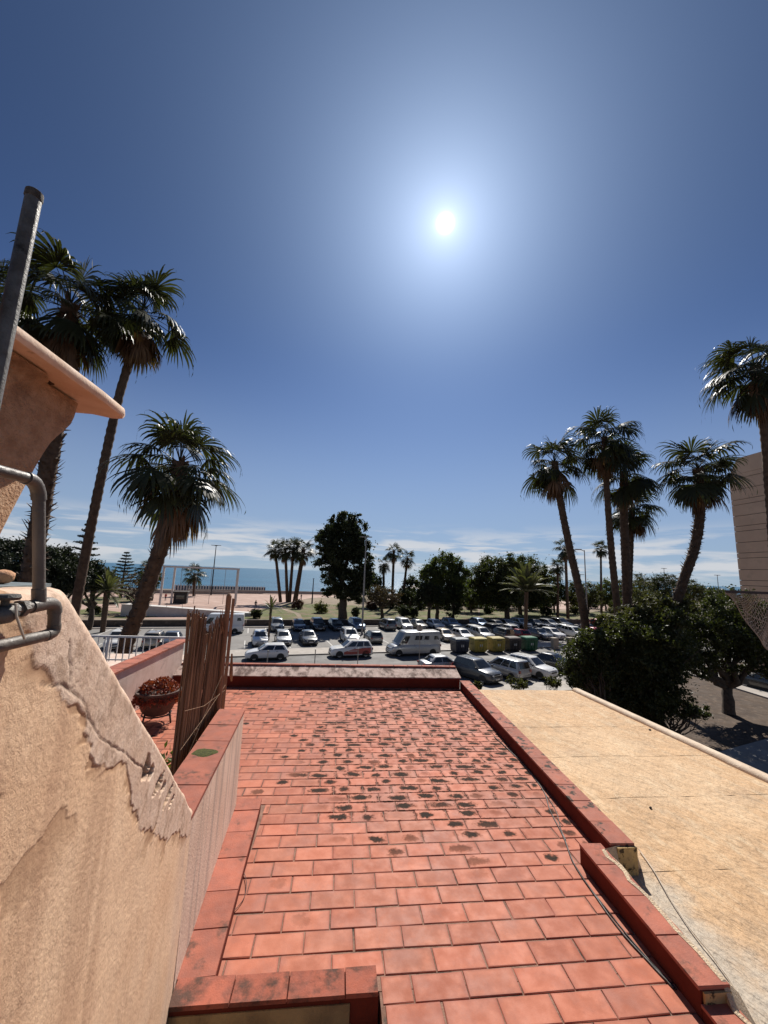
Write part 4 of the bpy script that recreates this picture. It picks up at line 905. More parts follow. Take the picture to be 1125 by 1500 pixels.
# cars on the road
p = S(a_of(390, 41.2), 40.9); car('hatch', 'white', p[0], p[1], TH+math.pi, 'white hatchback seen side-on in the road behind the parapet')
p = S(a_of(512, 41.2), 40.9); xo = car('suv', 'white', p[0], p[1], TH+math.pi, 'white crossover with red lower side in the road')
d = CARS['suv']; m = MB()
for sg in (1, -1): m.loft([[(x, sg*(d['Wd']/2+.004), z0), (x, sg*(d['Wd']/2+.004), z1), (x, sg*(d['Wd']/2-.03), z1), (x, sg*(d['Wd']/2-.03), z0)] for x, z0, z1 in ((-1.95, .42, .98), (-1.2, .40, .96), (0, .36, .86), (.9, .36, .62))])
m.build('red_side_panel', PAINT['red'], xo, label='red lower side panel')
m = MB(); m.box((.0, -d['Wd']/2-.008, .70), (1.0, .006, .05)); m.box((.0, d['Wd']/2+.008, .70), (1.0, .006, .05)); m.build('white_side_lettering', PAINT['white'], xo)
p = S(a_of(603, 41.2), 40.85); car('van', 'silver', p[0], p[1], TH+math.pi, 'pale grey camper van with dark side windows in the road', name='camper_van', cat='van')
p = S(a_of(645, 34), 33.5); car('sedan', 'silver', p[0], p[1], TH, 'pale car with only its roof showing above the parapet')
for px, py, kd, cl_, rz, lb in [(699, 990, 'suv', 'darkgrey', R(-62), 'dark grey off-roader parked nose out beyond the cream roof'), (740, 986, 'mpv', 'silver', R(116), 'silver people carrier showing its rear beyond the cream roof'), (779, 985, 'suv', 'white', R(-60), 'white off-roader parked nose out beside the silver people carrier'), (813, 976, 'sedan', 'black', R(-58), 'black saloon half hidden by the big shrub')]:
    p = onz(px, py, .25); car(kd, cl_, p[0], p[1], rz, lb, 'cars parked beyond the cream roof')
p = onz(1119, 1004, .5); car('suv', 'black', p[0]+.6, p[1], R(95), 'black car on the side street at the right frame edge')
# white van with a roof ladder beside the plaza and its motorbike
p = S(a_of(322, 57.5), 57.5); car('van', 'white', p[0], p[1], TH+math.pi*.98, 'white panel van half hidden behind the reed screen', cat='van', name='parked_van')

# ------------------------------------------------------------------ recycling containers
def container(px, b, c, lidc, label, slope=False):
    p = S(a_of(px, b), b); r = root('recycling_container', label, 'container', (p[0], p[1], .006), TH, 'recycling containers by the pavement')
    mb = mat('bin_'+label.split()[0]+label.split()[1], c, tuple(x*.7 for x in c), 3, .5, (30, .2), ((.04, .035, .03), 3, .62, .74)); ml = mat('lid_'+label.split()[0]+label.split()[1], lidc, rough=.45)
    m = MB(); m.loft([[(x*w, y_*dd, z) for x, y_ in ((-1, -1), (1, -1), (1, 1), (-1, 1))] for w, dd, z in ((.74, .60, .12), (.80, .66, .3), (.86, .72, 1.30), (.87, .73, 1.34))]); bd = m.build('body', mb, r)
    m = MB(); m.loft([[(x*w, y_*dd, z) for x, y_ in ((-1, -1), (1, -1), (1, 1), (-1, 1))] for w, dd, z in ((.90, .76, 1.345), (.90, .76, 1.40), (.86, .66, 1.58), (.78, .45, 1.66))]); m.build('lid', ml, r)
    for x in (-.42, 0, .42):
        m = MB(); m.loft([[(x-.05, -.64-.0, .30), (x+.05, -.64, .30), (x+.05, -.745, .32), (x-.05, -.745, .32)], [(x-.05, -.70, 1.28), (x+.05, -.70, 1.28), (x+.05, -.765, 1.26), (x-.05, -.765, 1.26)]]); m.build('rib', mb, bd)
    m = MB(); m.box((0, -.725, 1.37), (.7, .10, .07)); m.build('slot', M_BLK, r)
    for x in (-.88, .88):
        m = MB(); m.tube([(x, 0, .95), (x*1.07, 0, .95)], .05, 8); m.build('lift_pin', M_BLK, r)
    for x in (-.55, .55):
        m = MB(); m.box((x, 0, .06), (.18, 1.1, .12)); m.build('foot', M_BLK, r)
    m = MB(); m.box((0, -.726, .85), (.34, .012, .26)); m.build('sticker', M_PLATE, r)
container(673, 41.0, (.018, .026, .05), (.14, .16, .18), 'dark navy waste container with grey lid, first of the five')
container(700, 41.0, (.40, .31, .055), (.44, .35, .07), 'bright yellow container next to the dark navy one')
container(726, 41.0, (.36, .275, .055), (.41, .32, .075), 'dull yellow container next to the dark brown one')
container(750, 41.0, (.03, .026, .028), (.10, .075, .06), 'dark brown waste container between yellow and green ones')
container(774, 41.0, (.012, .10, .045), (.012, .13, .06), 'deep green glass container, last of the five')
for px, lb in ((813, 'beige street cabinet standing past the green container'), (836, 'beige street cabinet nearest to the big shrub')):
    p = S(a_of(px, 41.4), 41.4); r = root('street_cabinet', lb, 'cabinet', (p[0], p[1], .006), TH, 'street cabinets by the pavement'); mb = mat('cabinet_beige', (.36, .30, .24), (.30, .25, .2), 4, .6)
    m = MB(); m.bbox((0, 0, .65), (.85, .5, 1.3), .02); m.build('body', mb, r)
    m = MB(); m.bbox((0, 0, 1.335), (.95, .6, .07), .02); m.build('cap', mb, r)
    m = MB(); m.box((0, -.254, .68), (.36, .01, 1.1)); m.build('door', mb, r)

# ------------------------------------------------------------------ lamps, sign, bollards
M_LAMPP = mat('lamp_grey', (.30, .28, .26), (.22, .2, .185), 3, .5, metal=.3); M_LAMPD = mat('lamp_dark', (.045, .045, .047), rough=.5)
def lamp(base, top_z, label, heads, mt=M_LAMPP, rad=.09, rz=0.0, group='street lamps'):
    r = root('street_lamp', label, 'lamp', base, rz, group); h = top_z-base[2]
    m = MB(); m.tube([(0, 0, 0), (0, 0, h*.4), (0, 0, h)], [rad*1.2, rad, rad*.6], 10); m.build('pole', mt, r, smooth=50)
    m = MB(); m.box((0, 0, .15), (.4, .4, .3), top=.8); m.build('base', mt, r)
    for hx, hy, w in heads:
        m = MB(); m.tube([(0, 0, h-.15), (hx*.5, hy*.5, h+.03), (hx*.8, hy*.8, h+.05)], [rad*.5]*3, 6); m.build('arm', mt, r)
        m = MB(); m.loft([[(hx+x*w, hy+y_*w*.5, h+z) for x, y_ in ((-.5, -.5), (.5, -.5), (.6, 0), (.5, .5), (-.5, .5), (-.6, 0))] for z in (0, .07, .12)]); hd = m.build('lamp_head', mt, r)
        m = MB(); m.box((hx, hy, h-.008), (w*.7, w*.35, .015)); m.build('lens', M_PLATE, hd)
    return r
def topz(px, py, P): 
    D = math.hypot(P[0], P[1]); return atd(px, py, D)[2]
P = onz(530, 930, 0); lamp((P[0], P[1], 0.01), topz(536, 787, P), 'tall double headed lamp post in the car park before the huge dark tree', [(-.55, 0, .7), (.45, 0, .7)], rad=.13)
P = onz(862, 945, 0); lamp((P[0], P[1], 0.01), topz(859, 806, P), 'tall lamp post with one arm beside the leaning palm', [(-1.0, -.1, .8)], rad=.10)
P = onz(309, 872, .45); lamp((P[0], P[1], .45), topz(314, 799, P), 'slim three headed lamp by the sea behind the white stage frame', [(-.9, 0, .9), (0, -.2, .9), (.9, 0, .9)], M_LAMPD, .16)
P = onz(977, 893, .45); lamp((P[0], P[1], .45), topz(978, 833, P), 'park lamp between the twin palms and the right-hand palm', [(-.25, 0, 1.1), (.25, 0, 1.1)], M_LAMPP, .12)
P = onz(1056, 899, .45); lamp((P[0], P[1], .45), topz(1058, 843, P), 'park lamp beside the brown tower block', [(-.35, 0, 1.0), (.35, 0, 1.0)], M_LAMPP, .12)
P = onz(852, 893, .45); lamp((P[0], P[1], .45), topz(852, 842, P), 'dark flat topped park lamp behind the leaning palm', [(-.5, 0, 1.2), (.5, 0, 1.2)], M_LAMPD, .1)
P = onz(457, 884, .45); lamp((P[0], P[1], .45), topz(457, 848, P), 'short dark lamp post between palm clump and huge tree', [(0, 0, .4)], M_LAMPD, .16)
sp = S(a_of(588, 36), 30.9+1.0); tp = topz(587, 919, sp)
r = root('road_sign', 'round grey road sign on a thin pole before the camper van', 'sign', (sp[0], sp[1], .006), TH)
m = MB(); m.tube([(0, 0, 0), (0, 0, tp+.25)], .03, 8); m.build('pole', M_LAMPP, r)
m = MB(); m.disc((0, .05, tp), .30, 1, 22, .02); m.build('disc', mat('sign_back', (.50, .44, .37), (.42, .37, .31), 5, .5), r)
m = MB(); m.box((0, .035, tp-.12), (.05, .03, .3)); m.build('bracket', M_LAMPP, r)
for i, px in enumerate((388, 458, 521)):
    q = S(a_of(px, 31.5), 31.2); tz = topz(px, 961, q); tz = max(min(tz, 3.2), 2.6)
    lb = ['thin post top behind the parapet below the white hatchback', 'thin post top behind the parapet between the two road cars', 'thin post top behind the parapet below the red and white car'][i]
    r = root('kerb_post', lb, 'post', (q[0], q[1], .006), TH); m = MB(); m.tube([(0, 0, 0), (0, 0, tz)], .035, 8); m.build('pole', M_LAMPP, r); m = MB(); m.lathe([(.001, tz), (.05, tz), (.05, tz+.06), (.001, tz+.08)], n=8); m.build('cap', M_LAMPP, r)

# ------------------------------------------------------------------ things in the park
b0 = onz(290, 888, .45); fr = root('stage_frame', 'big white open stage frame on the pink plaza before the sea', 'frame', (b0[0], b0[1], .45), TH)
Lf = 14.2; hf = topz(300, 832, b0)-.45
M_WFRAME = mat('white_steel', (.62, .58, .54), (.55, .5, .46), 2, .5)
m = MB()
for x in (-Lf/2, Lf/2):
    for y_ in (0, 5.0):
        m = MB(); m.box((x+(1.2 if y_ and x < 0 else 0), y_, hf/2), (.38, .38, hf-.2)); m.build('post', M_WFRAME, fr)
for y_ in (0, 5.0): m = MB(); m.box((.0, y_, hf), (Lf+.5, .34, .34)); m.build('beam', M_WFRAME, fr)
for x in (-Lf/2, Lf/2): m = MB(); m.box((x, 2.5, hf-.01), (.3, 4.6, .3)); m.build('beam', M_WFRAME, fr)
for x in (-4.5, -1.5, 1.5, 4.4): m = MB(); m.tube([(x, 5.0, 0), (x, 5.0, hf-.17)], .045, 5); m.build('cable_stay', M_LAMPP, fr)
b1 = onz(245, 903, .45); st = root('stage_wall', 'long low white stage wall on the plaza behind the leaning palm', 'wall', (b1[0], b1[1], .45), TH)
m = MB(); m.loft([[(x, 0, 0), (x, 0, h), (x, 3.0, h), (x, 3.0, 0)] for x, h in ((-6.6, 1.75), (-6.3, 1.8), (0, 1.35), (7, .85), (13, .45))]); m.build('wall', mat('stage_white', (.58, .55, .52), (.5, .47, .44), 1, .7), st)
m = MB(); m.loft([[(x, -.06, h), (x, -.06, h+.1), (x, .3, h+.1), (x, .3, h)] for x, h in ((-6.65, 1.80), (0, 1.36), (7, .86), (13, .46))]); m.build('coping', M_WFRAME, st)
m = MB()
m.tube([(-5, .2, 2.3), (2, .2, 1.9)], .03, 5)
for x in (-5, -2.6, -.3, 2): m.tube([(x, .2, 1.2), (x, .2, 2.0-(x-2)*.06)], .03, 5)
m.build('handrail', M_LAMPP, st)
b2 = onz(322, 867.5, .62); bf = root('beach_fence', 'white and blue striped fence along the beach promenade', 'fence', (b2[0], b2[1], .62), TH)
M_FW = mat('fence_white', (.66, .64, .62)); M_FB = mat('fence_blue', (.02, .045, .10))
for i in range(34):
    x = -13+i*.8; m = MB(); m.box((x, 0, 1.05), (.42, .1, 2.1)); m.build('white_board', M_FW, bf)
    m = MB(); m.box((x+.4, .03, .95), (.375, .06, 1.8)); m.build('blue_board', M_FB, bf)
m = MB(); m.box((.2, -.05, .1), (27.6, .3, .2)); m.build('base_rail', M_FW, bf)
for i, (px, py, w) in enumerate([(165, 868, 60), (420, 870, 60), (700, 880, 60)]):
    q = onz(px, py, .62); r = root('promenade_wall', ['low grey promenade wall at the far left by the beach', 'low grey promenade wall behind the palm clump', 'low pale promenade wall behind the round park trees'][i], 'wall', (q[0], q[1], .62), TH); m = MB(); m.box((0, 0, .45), (w, .4, .9)); m.build('body', M_CONC, r)
    m = MB(); m.box((0, 0, .94), (w+.1, .5, .08)); m.build('coping', MATS['kerb_concrete'], r)
q = onz(608, 868, .45); r = root('beach_tent', 'pale pointed tent roof behind the bare tree', 'tent', (q[0], q[1], .45), TH); tz = topz(602, 857, q)-.45
m = MB(); m.loft([[(x*w, y_*w, z) for x, y_ in ((-1, -1), (1, -1), (1, 1), (-1, 1))] for w, z in ((3.6, tz*.55), (3.7, tz*.6), (1.6, tz*.82), (.1, tz*1.08))]); m.build('roof', mat('tent_cloth', (.66, .56, .48), (.6, .5, .42), 2, .8), r)
for x in (-3.5, 3.5):
    for y_ in (-3.5, 3.5): m = MB(); m.tube([(x, y_, 0), (x, y_, tz*.56)], .06, 6); m.build('pole', M_LAMPP, r)
# monument-like dark kiosk near the stage
q = onz(264, 884, .45); r = root('kiosk', 'small dark kiosk under the stage frame with flat roof', 'kiosk', (q[0], q[1], .45), TH)
m = MB(); m.box((0, 0, 1.2), (2.6, 2.2, 2.4)); m.build('body', M_BLK, r); m = MB(); m.bbox((0, 0, 2.52), (3.0, 2.6, .2), .04); m.build('roof', mat('kiosk_roof', (.07, .055, .04)), r); m = MB(); m.box((.0, -1.106, 1.4), (1.6, .02, .8)); m.build('hatch', M_GLASS, r)
for i, (px, py) in enumerate([(163, 890), (193, 879)]):
    q = onz(px, py, .45); r = root('park_bench', ['dark bench on the pink plaza beside the small feather palm', 'dark bench on the lawn beyond the small feather palm'][i], 'bench', (q[0], q[1], .45), TH+.3)
    m = MB(); m.box((0, 0, .45), (1.8, .45, .06)); m.build('seat', M_BLK, r); m = MB(); m.box((0, .24, .75), (1.8, .06, .45)); m.build('backrest', M_BLK, r)
    for x in (-.8, .8): m = MB(); m.box((x, 0, .21), (.08, .42, .42)); m.build('leg', M_BLK, r)

# ------------------------------------------------------------------ people far off
def person(px, py, z, label, top, trousers, rz, pose=0):
    q = onz(px, py, z); r = root('person', label, 'person', (q[0], q[1], z), rz)
    V_ = [(0, 0, .95), (0, 0, 1.15), (0, 0, 1.38), (0, .01, 1.52), (0, .02, 1.66), (0, .02, 1.74), (.10, 0, .9), (.13, .05, .5), (.14, -.03, .08), (.15, .10, .04), (-.10, 0, .9), (-.13, -.05, .5), (-.15, -.10, .08), (-.15, .02, .04), (.20, 0, 1.40), (.27, .02, 1.12), (.25, .14, .90), (-.20, 0, 1.40), (-.27, -.02, 1.12), (-.26, .08, .88)]
    Ed = [(0, 1), (1, 2), (2, 3), (3, 4), (4, 5), (0, 6), (6, 7), (7, 8), (8, 9), (0, 10), (10, 11), (11, 12), (12, 13), (2, 14), (14, 15), (15, 16), (2, 17), (17, 18), (18, 19)]
    Rd = [.15, .14, .16, .06, .10, .08, .10, .07, .05, .04, .10, .07, .05, .04, .07, .05, .04, .07, .05, .04]
    me_ = bpy.data.meshes.new('body'); me_.from_pydata(V_, Ed, []); o = obj('body', me_, r); md = o.modifiers.new('skin', 'SKIN')
    for i, sv in enumerate(me_.skin_vertices[0].data): sv.radius = (Rd[i], Rd[i]*.8); sv.use_root = (i == 0)
    s2 = o.modifiers.new('sub', 'SUBSURF'); s2.levels = 1; s2.render_levels = 1
    t = NT('clothes'); sz = t.n.new('ShaderNodeSeparateXYZ'); t.l.new(t.tc.outputs['Object'], sz.inputs[0])
    c = t.mix(t.math('GREATER_THAN', sz.outputs[2], .95), trousers, top); c = t.mix(t.math('GREATER_THAN', sz.outputs[2], 1.5), c, (.30, .17, .11)); t.done(c, .8); me_.materials.append(t.m)
    m = MB(); m.blob((0, .0, 1.72), (.095, .105, .09), 10, 6); m.build('hair', mat('dark_hair', (.02, .014, .01)), r, smooth=60)
person(374, 892, .45, 'person in dark clothes walking on the pink plaza', (.03, .03, .035), (.02, .02, .025), .4)
person(349, 923, .01, 'person in black standing beside the white van', (.015, .015, .018), (.012, .012, .015), 2.0)
person(242, 880, .45, 'person in a red top beside the stage frame', (.4, .03, .03), (.05, .05, .07), 1.0)
person(441, 879, .45, 'person in grey walking past the palm clump', (.12, .12, .13), (.03, .03, .04), 1.0)
# ================================================================== VEGETATION
def atz(x, y, D): return CAM + ray(x, y)*D
M_FAN = leaf_mat('fan_leaf', (0.058, 0.060, 0.027), (0.026, 0.028, 0.013), .46, .26, .3)
M_DEAD = leaf_mat('dead_leaf', (0.25, 0.135, 0.07), (0.12, 0.064, 0.036), .6, .22)
M_PET = mat('petiole', (0.13, 0.11, 0.045), (0.09, 0.06, 0.03), 8, .5)
M_TRUNK = mat('palm_trunk', (0.135, 0.085, 0.055), (0.075, 0.046, 0.03), 5, .9, (30, .8, .03), rand=.3)
M_BARK = mat('bark', (0.10, 0.075, 0.055), (0.055, 0.04, 0.03), 6, .9, (25, .8, .03))
def nrm(v): return v/max(np.linalg.norm(v), 1e-9)
def fan_leaf(elev, seed, lp=1.15, ls=1.3, dead=False, nseg=24):
    """fan palm leaf: petiole leaves the origin along +x at the elevation, the blade's segments bend down under their weight"""
    rnd = np.random.default_rng(seed); m = MB(); e = R(elev)
    d = np.array([math.cos(e), 0, math.sin(e)]); p = np.zeros(3); path = [p.copy()]
    for k in range(4):
        p = p+d*lp/4; path.append(p.copy()); d = nrm(d+np.array([0, 0, -1])*(.13 if not dead else .05))
    m.tube(path, [.030, .022, .018, .014, .010], 4)
    side = np.array([0, 1.0, 0]); hub = p; roll = rnd.normal(0, .25); nrmv = np.cross(d, side); side = side*math.cos(roll)+nrmv*math.sin(roll); nrmv = np.cross(d, side)
    spread = R(112 if not dead else 60)
    for i in range(nseg):
        f = (i+.5)/nseg*2-1; a = f*spread+rnd.normal(0, .03)
        dd = nrm(d*math.cos(a)+side*math.sin(a)+nrmv*(-.15*abs(f))); L = ls*(1.0-.28*f*f)*rnd.uniform(.88, 1.08)
        if rnd.random() < .05: continue
        g = rnd.uniform(.34, .66)+(.2 if dead else 0); q = hub.copy(); w = 2*ls*.5*math.tan(spread/nseg)*.92
        st = [(0, .012), (.30, w*.62), (.52, w*.95), (.72, w*.62), (.88, w*.36), (1.0, .004)]; prev = 0; cent = []
        for t_, ww in st:
            q = q+dd*L*(t_-prev); prev = t_; ax = nrm(np.cross(dd, nrmv)) if np.linalg.norm(np.cross(dd, nrmv)) > .1 else side
            cent.append((q.copy(), ax*ww*.5)); dd = nrm(dd+np.array([0, 0, -1])*g*(.25+1.5*t_*t_))
        vs = []; 
        for c, ax in cent: vs += [c-ax, c+ax]
        m.add(vs, [(2*k, 2*k+1, 2*k+3, 2*k+2) for k in range(len(cent)-1)])
        if rnd.random() < .22 and not dead:      # hanging thread
            c = cent[-1][0]; l2 = rnd.uniform(.15, .5); m.add([c, c+ax*.3+np.array([.004, .004, -l2*.5]), c+np.array([rnd.normal(0, .03), rnd.normal(0, .03), -l2])], [(0, 1, 2)])
    return m
ELEV = [82, 66, 50, 35, 20, 6, -8, -22, -36, -50]
FANB = {(e, v): fan_leaf(e, 100+i*7+v, lp=1.2 if e < 60 else 1.0, ls=1.32 if e < 70 else 1.1) for i, e in enumerate(ELEV) for v in (0, 1)}
FAN = {k: b.mesh('leaf', M_FAN) for k, b in FANB.items()}
DEADB = {(e, v): fan_leaf(e, 300+i*5+v, lp=.9, ls=1.15, dead=True, nseg=15) for i, e in enumerate([-45, -62, -76]) for v in (0, 1)}
DEADM = {k: b.mesh('dead_leaf', M_DEAD) for k, b in DEADB.items()}
def crown_plan(seed, n=44, nd=16):
    rnd = random.Random(seed); out = []
    for i in range(n):
        f = (i+.5)/n; e = 84-132*f**.85+rnd.gauss(0, 13); k = min(ELEV, key=lambda q: abs(q-e)); out.append((False, (k, rnd.randrange(2)), i*2.39996+rnd.gauss(0, .38), -.35*f, rnd.uniform(.70, 1.25)))
    for i in range(nd):
        e = rnd.choice([-45, -62, -76, -76]); out.append((True, (e, rnd.randrange(2)), rnd.uniform(0, 6.283), -.25-rnd.random()*.75, rnd.uniform(.7, 1.25)))
    return out
def palm_trunk(path, r0, r1, shag, seed, rough=.12, boots_from=.0):
    """tapered, ringed trunk along a path (local points), with stubs of old leaf bases over the top part"""
    rnd = random.Random(seed); P_ = smooth_path(path, 14); L = [0]
    for a, b in zip(P_[:-1], P_[1:]): L.append(L[-1]+np.linalg.norm(b-a))
    T = L[-1]; pts = []; rad = []; n = int(T/.16)
    for k in range(n+1):
        s = T*k/n; q = np.array([np.interp(s, L, [p[j] for p in P_]) for j in range(3)]); f = s/T
        r = (r0+(r1-r0)*f)*(1+.10*max(0, f-.86)/.14); r *= 1+(.05 if k % 2 else -.03)*(1+rough*3)+rnd.uniform(-1, 1)*rough*.35
        pts.append(q); rad.append(r)
    m = MB(); m.tube(pts, rad, 11)
    if shag:
        N_ = int(T*(1-boots_from)*44)
        for i in range(N_):
            f = boots_from+(1-boots_from)*(i+rnd.random())/N_; s = f*T; q = np.array([np.interp(s, L, [p[j] for p in P_]) for j in range(3)]); a = i*2.39996+rnd.gauss(0, .3); r = r0+(r1-r0)*f
            o = np.array([math.cos(a), math.sin(a), 0]); sd = np.array([-math.sin(a), math.cos(a), 0]); l = shag*rnd.uniform(.4, 1.5); up = rnd.uniform(-.35, 1.3); w = rnd.uniform(.045, .10)
            b_ = q+o*r*.85; tip = b_+o*l*.75+np.array([0, 0, up*l]); m.add([b_-sd*w, b_+sd*w, b_+np.array([0, 0, .06]), tip-sd*w*.35, tip+sd*w*.35], [(0, 1, 4, 3), (1, 2, 4), (2, 0, 3), (2, 3, 4)])
    return m
def fan_palm(label, D, top, via, r0=.24, r1=.17, shag=.2, size=1.0, seed=1, n=44, nd=16, boots=.45, zbase=0.0, group='tall fan palms', near=True):
    tp = atz(*top, D); pts = [tp]+[atz(*v, D) for v in via]; last = pts[-1]; prv = pts[-2]
    dirv = (last-prv); dirv = dirv/abs(dirv[2]) if abs(dirv[2]) > .01 else np.array([0, 0, -1.]); dirv[2] = -1; dirv[:2] *= .6
    if last[2] > zbase+.3: pts.append(last+dirv*(last[2]-zbase))
    base = pts[-1]; r = root('fan_palm', label, 'palm tree', (base[0], base[1], base[2]), 0, group)
    loc = [p-base for p in pts[::-1]]
    palm_trunk(loc, r0, r1, shag if near else 0, seed, boots_from=boots).build('trunk', M_TRUNK, r, smooth=70 if not near else 45)
    plan = crown_plan(seed, n, nd); t0 = loc[-1]
    if near:
        for dead, key, az, dz, s in plan:
            obj('dead_leaf' if dead else 'leaf', (DEADM if dead else FAN)[key], r, t0+np.array([0, 0, dz*size]), rz=az, scale=s*size)
    else:
        for dd, nm, mt in ((False, 'crown', M_FAN), (True, 'dead_skirt', M_DEAD)):
            mm = MB()
            for dead, key, az, dz, s in plan:
                if dead != dd: continue
                b = (DEADB if dead else FANB)[key]; A = np.array(b.v)*s*size; ca, sa = math.cos(az), math.sin(az)
                A = np.stack([A[:, 0]*ca-A[:, 1]*sa+t0[0], A[:, 0]*sa+A[:, 1]*ca+t0[1], A[:, 2]+t0[2]+dz*size], 1); mm.add(A.tolist(), b.f)
            if mm.v: mm.build(nm, mt, r)
    return r
fan_palm('tall fan palm with shaggy trunk rising behind the peach canopy', 15.0, (103, 446), [(92, 560), (68, 700), (52, 800)], .33, .26, .26, 1.0, 3, 36, 22, .0)
fan_palm('tall slender fan palm with smooth thin trunk left of the leaning palm', 16.0, (209, 455), [(186, 540), (172, 590), (148, 700), (118, 850)], .20, .15, .05, .9, 5, 34, 26, .92)
fan_palm('shorter leaning fan palm with rough trunk above the balcony railing', 13.2, (264, 676), [(258, 730), (236, 800), (205, 890), (178, 965)], .25, .24, .13, .96, 8, 38, 22, .1)
fan_palm('fan palm cut off by the left frame edge behind the mast', 18.0, (-12, 432), [(-14, 560), (-18, 700)], .25, .2, .15, 1.0, 13, 44, 12, .5)
fan_palm('leaning fan palm, first of the tall group on the right', 25.0, (812, 676), [(822, 740), (836, 810), (850, 870), (858, 920)], .28, .19, .12, .98, 21, 34, 14, .05)
fan_palm('tallest fan palm of the right-hand group, with smooth trunk', 25.5, (885, 640), [(889, 720), (895, 800), (903, 880), (908, 930)], .25, .17, .05, 1.02, 23, 35, 14, .85)
fan_palm('straight shaggy fan palm standing just right of the tallest one', 27.0, (914, 690), [(914, 760), (917, 840), (920, 930)], .30, .24, .12, 1.0, 27, 35, 16, .05)
fan_palm('lower fan palm crown hanging behind the straight shaggy palm', 33.0, (926, 742), [(924, 800), (922, 860), (921, 930)], .24, .2, .1, .98, 31, 42, 14, .5)
fan_palm('curved rough trunked fan palm standing in front of the brown tower', 22.5, (1022, 686), [(1026, 740), (1018, 800), (998, 860), (980, 930)], .27, .24, .19, .97, 37, 35, 16, .0)
fan_palm('fan palm high at the right frame edge before the tower', 18.5, (1106, 536), [(1117, 600), (1125, 680), (1134, 800), (1140, 900)], .22, .19, .05, 1.0, 41, 38, 26, .85)
GP = 'distant fan palms'
def dist_palm(label, base, top, size, seed, r0=.26, z=.45, n=26, nd=6):
    b = onz(*base, z); D = float((b-CAM)@CF); fan_palm(label, D, top, [tuple(np.array(top)*.5+np.array(base)*.5), base], r0, r0*.75, 0, size, seed, n, nd, .9, z, GP, near=False)
for i, (bx, tx, ty, lb) in enumerate([(411, 403, 804, 'leftmost slim palm of the clump of four on the plaza'), (421, 418, 803, 'second slim palm of the clump of four on the plaza'), (424, 430, 803, 'third slim palm of the clump of four on the plaza'), (432, 445, 804, 'thick leaning palm of the clump of four on the plaza')]):
    dist_palm(lb, (bx, 882), (tx, ty), 1.35 if i < 3 else 1.65, 50+i, .42 if i < 3 else .62)
dist_palm('tallest of the three small palms right of the huge dark tree', (574, 891), (577, 806), 1.1, 61, .36); dist_palm('shortest of the three small palms right of the huge dark tree', (562, 889), (562, 826), .95, 62, .34); dist_palm('leaning one of the three small palms right of the huge dark tree', (588, 890), (597, 817), 1.1, 63, .34)
dist_palm('shorter far palm left of the leaning palm trunk', (817, 904), (817, 828), .95, 64, .3); dist_palm('taller far palm right behind the leaning palm trunk', (832, 906), (828, 801), 1.15, 65, .34); dist_palm('single far palm between lamp and tall twin palms', (881, 899), (880, 802), 1.05, 66, .3)
dist_palm('small dark palm seen through the stage frame', (284, 873), (285, 840), 1.5, 67, .4, nd=2); dist_palm('small dark palm left of the leaning trunk near the sea', (208, 872), (213, 832), 1.2, 68, .3)
dist_palm('left palm of the far pale clump beyond the twin palms', (936, 893), (938, 845), 1.0, 69, .3); dist_palm('middle palm of the far pale clump beyond the twin palms', (962, 893), (962, 852), 1.0, 70, .3); dist_palm('right palm of the far pale clump beyond the twin palms', (990, 893), (985, 848), 1.0, 71, .3)

# feather palms
M_FEATH = leaf_mat('feather_leaf', (0.17, 0.165, 0.085), (0.10, 0.10, 0.052), .5, .3)
def frond(elev, seed, L=3.9):
    rnd = np.random.default_rng(seed); m = MB(); e = R(elev); d = np.array([math.cos(e), 0, math.sin(e)]); p = np.zeros(3); path = [p.copy()]; dirs = [d.copy()]; N_ = 14
    for k in range(N_): p = p+d*L/N_; path.append(p.copy()); d = nrm(d+np.array([0, 0, -1])*.032*(1+k*.10)); dirs.append(d.copy())
    m.tube(path, list(np.linspace(.04, .008, N_+1)), 3)
    for j in range(62):
        s = .10+.9*(j+.5)/62; i = min(int(s*N_), N_-1); f = s*N_-i; q = path[i]*(1-f)+path[i+1]*f; d = dirs[i]; l = (.55*math.sin(math.pi*min(s*.9+.12, 1))**.7+.06)*rnd.uniform(.85, 1.1)
        for sg in (1, -1):
            u = np.cross(d, [0, 1, 0]); v = nrm(d*.75+np.array([0, sg*.8, 0])-u*(-.30)+rnd.normal(0, .06, 3)); w = nrm(np.cross(v, u))*.028; tip = q+v*l+np.array([0, 0, -.06*l])
            m.add([q-w, q+w, q+v*l*.6+w*.8, tip, q+v*l*.6-w*.8], [(0, 1, 2, 4), (4, 2, 3)])
    return m
FEL = [80, 62, 46, 30, 14, -4, -22]; FRB = {(e, v): frond(e, 500+i*3+v) for i, e in enumerate(FEL) for v in (0, 1)}; FRM = {k: b.mesh('frond', M_FEATH) for k, b in FRB.items()}
def feather_palm(label, base, topc, scale, n, seed, r=.3, z=0.0, emin=-12):
    b = onz(*base, z); D = float((b-CAM)@CF); t = atz(*topc, D); rt_ = root('feather_palm', label, 'palm tree', tuple(b), 0, 'feather palms'); loc = t-b; rnd = random.Random(seed)
    palm_trunk([np.zeros(3), loc*.5, loc], r, r*1.15, .12, seed, boots_from=.75).build('trunk', M_TRUNK, rt_, smooth=45)
    for i in range(n):
        f = (i+.5)/n; e = 86-(86-emin)*f**.8+rnd.gauss(0, 5); k = min(FEL, key=lambda q: abs(q-e)); obj('frond', FRM[(k, rnd.randrange(2))], rt_, loc, rz=i*2.39996+rnd.gauss(0, .15), scale=scale*rnd.uniform(.85, 1.1))
feather_palm('pale spreading feather palm standing in the car park', (770, 929), (771, 867), 1.15, 84, 3, .27, emin=14)
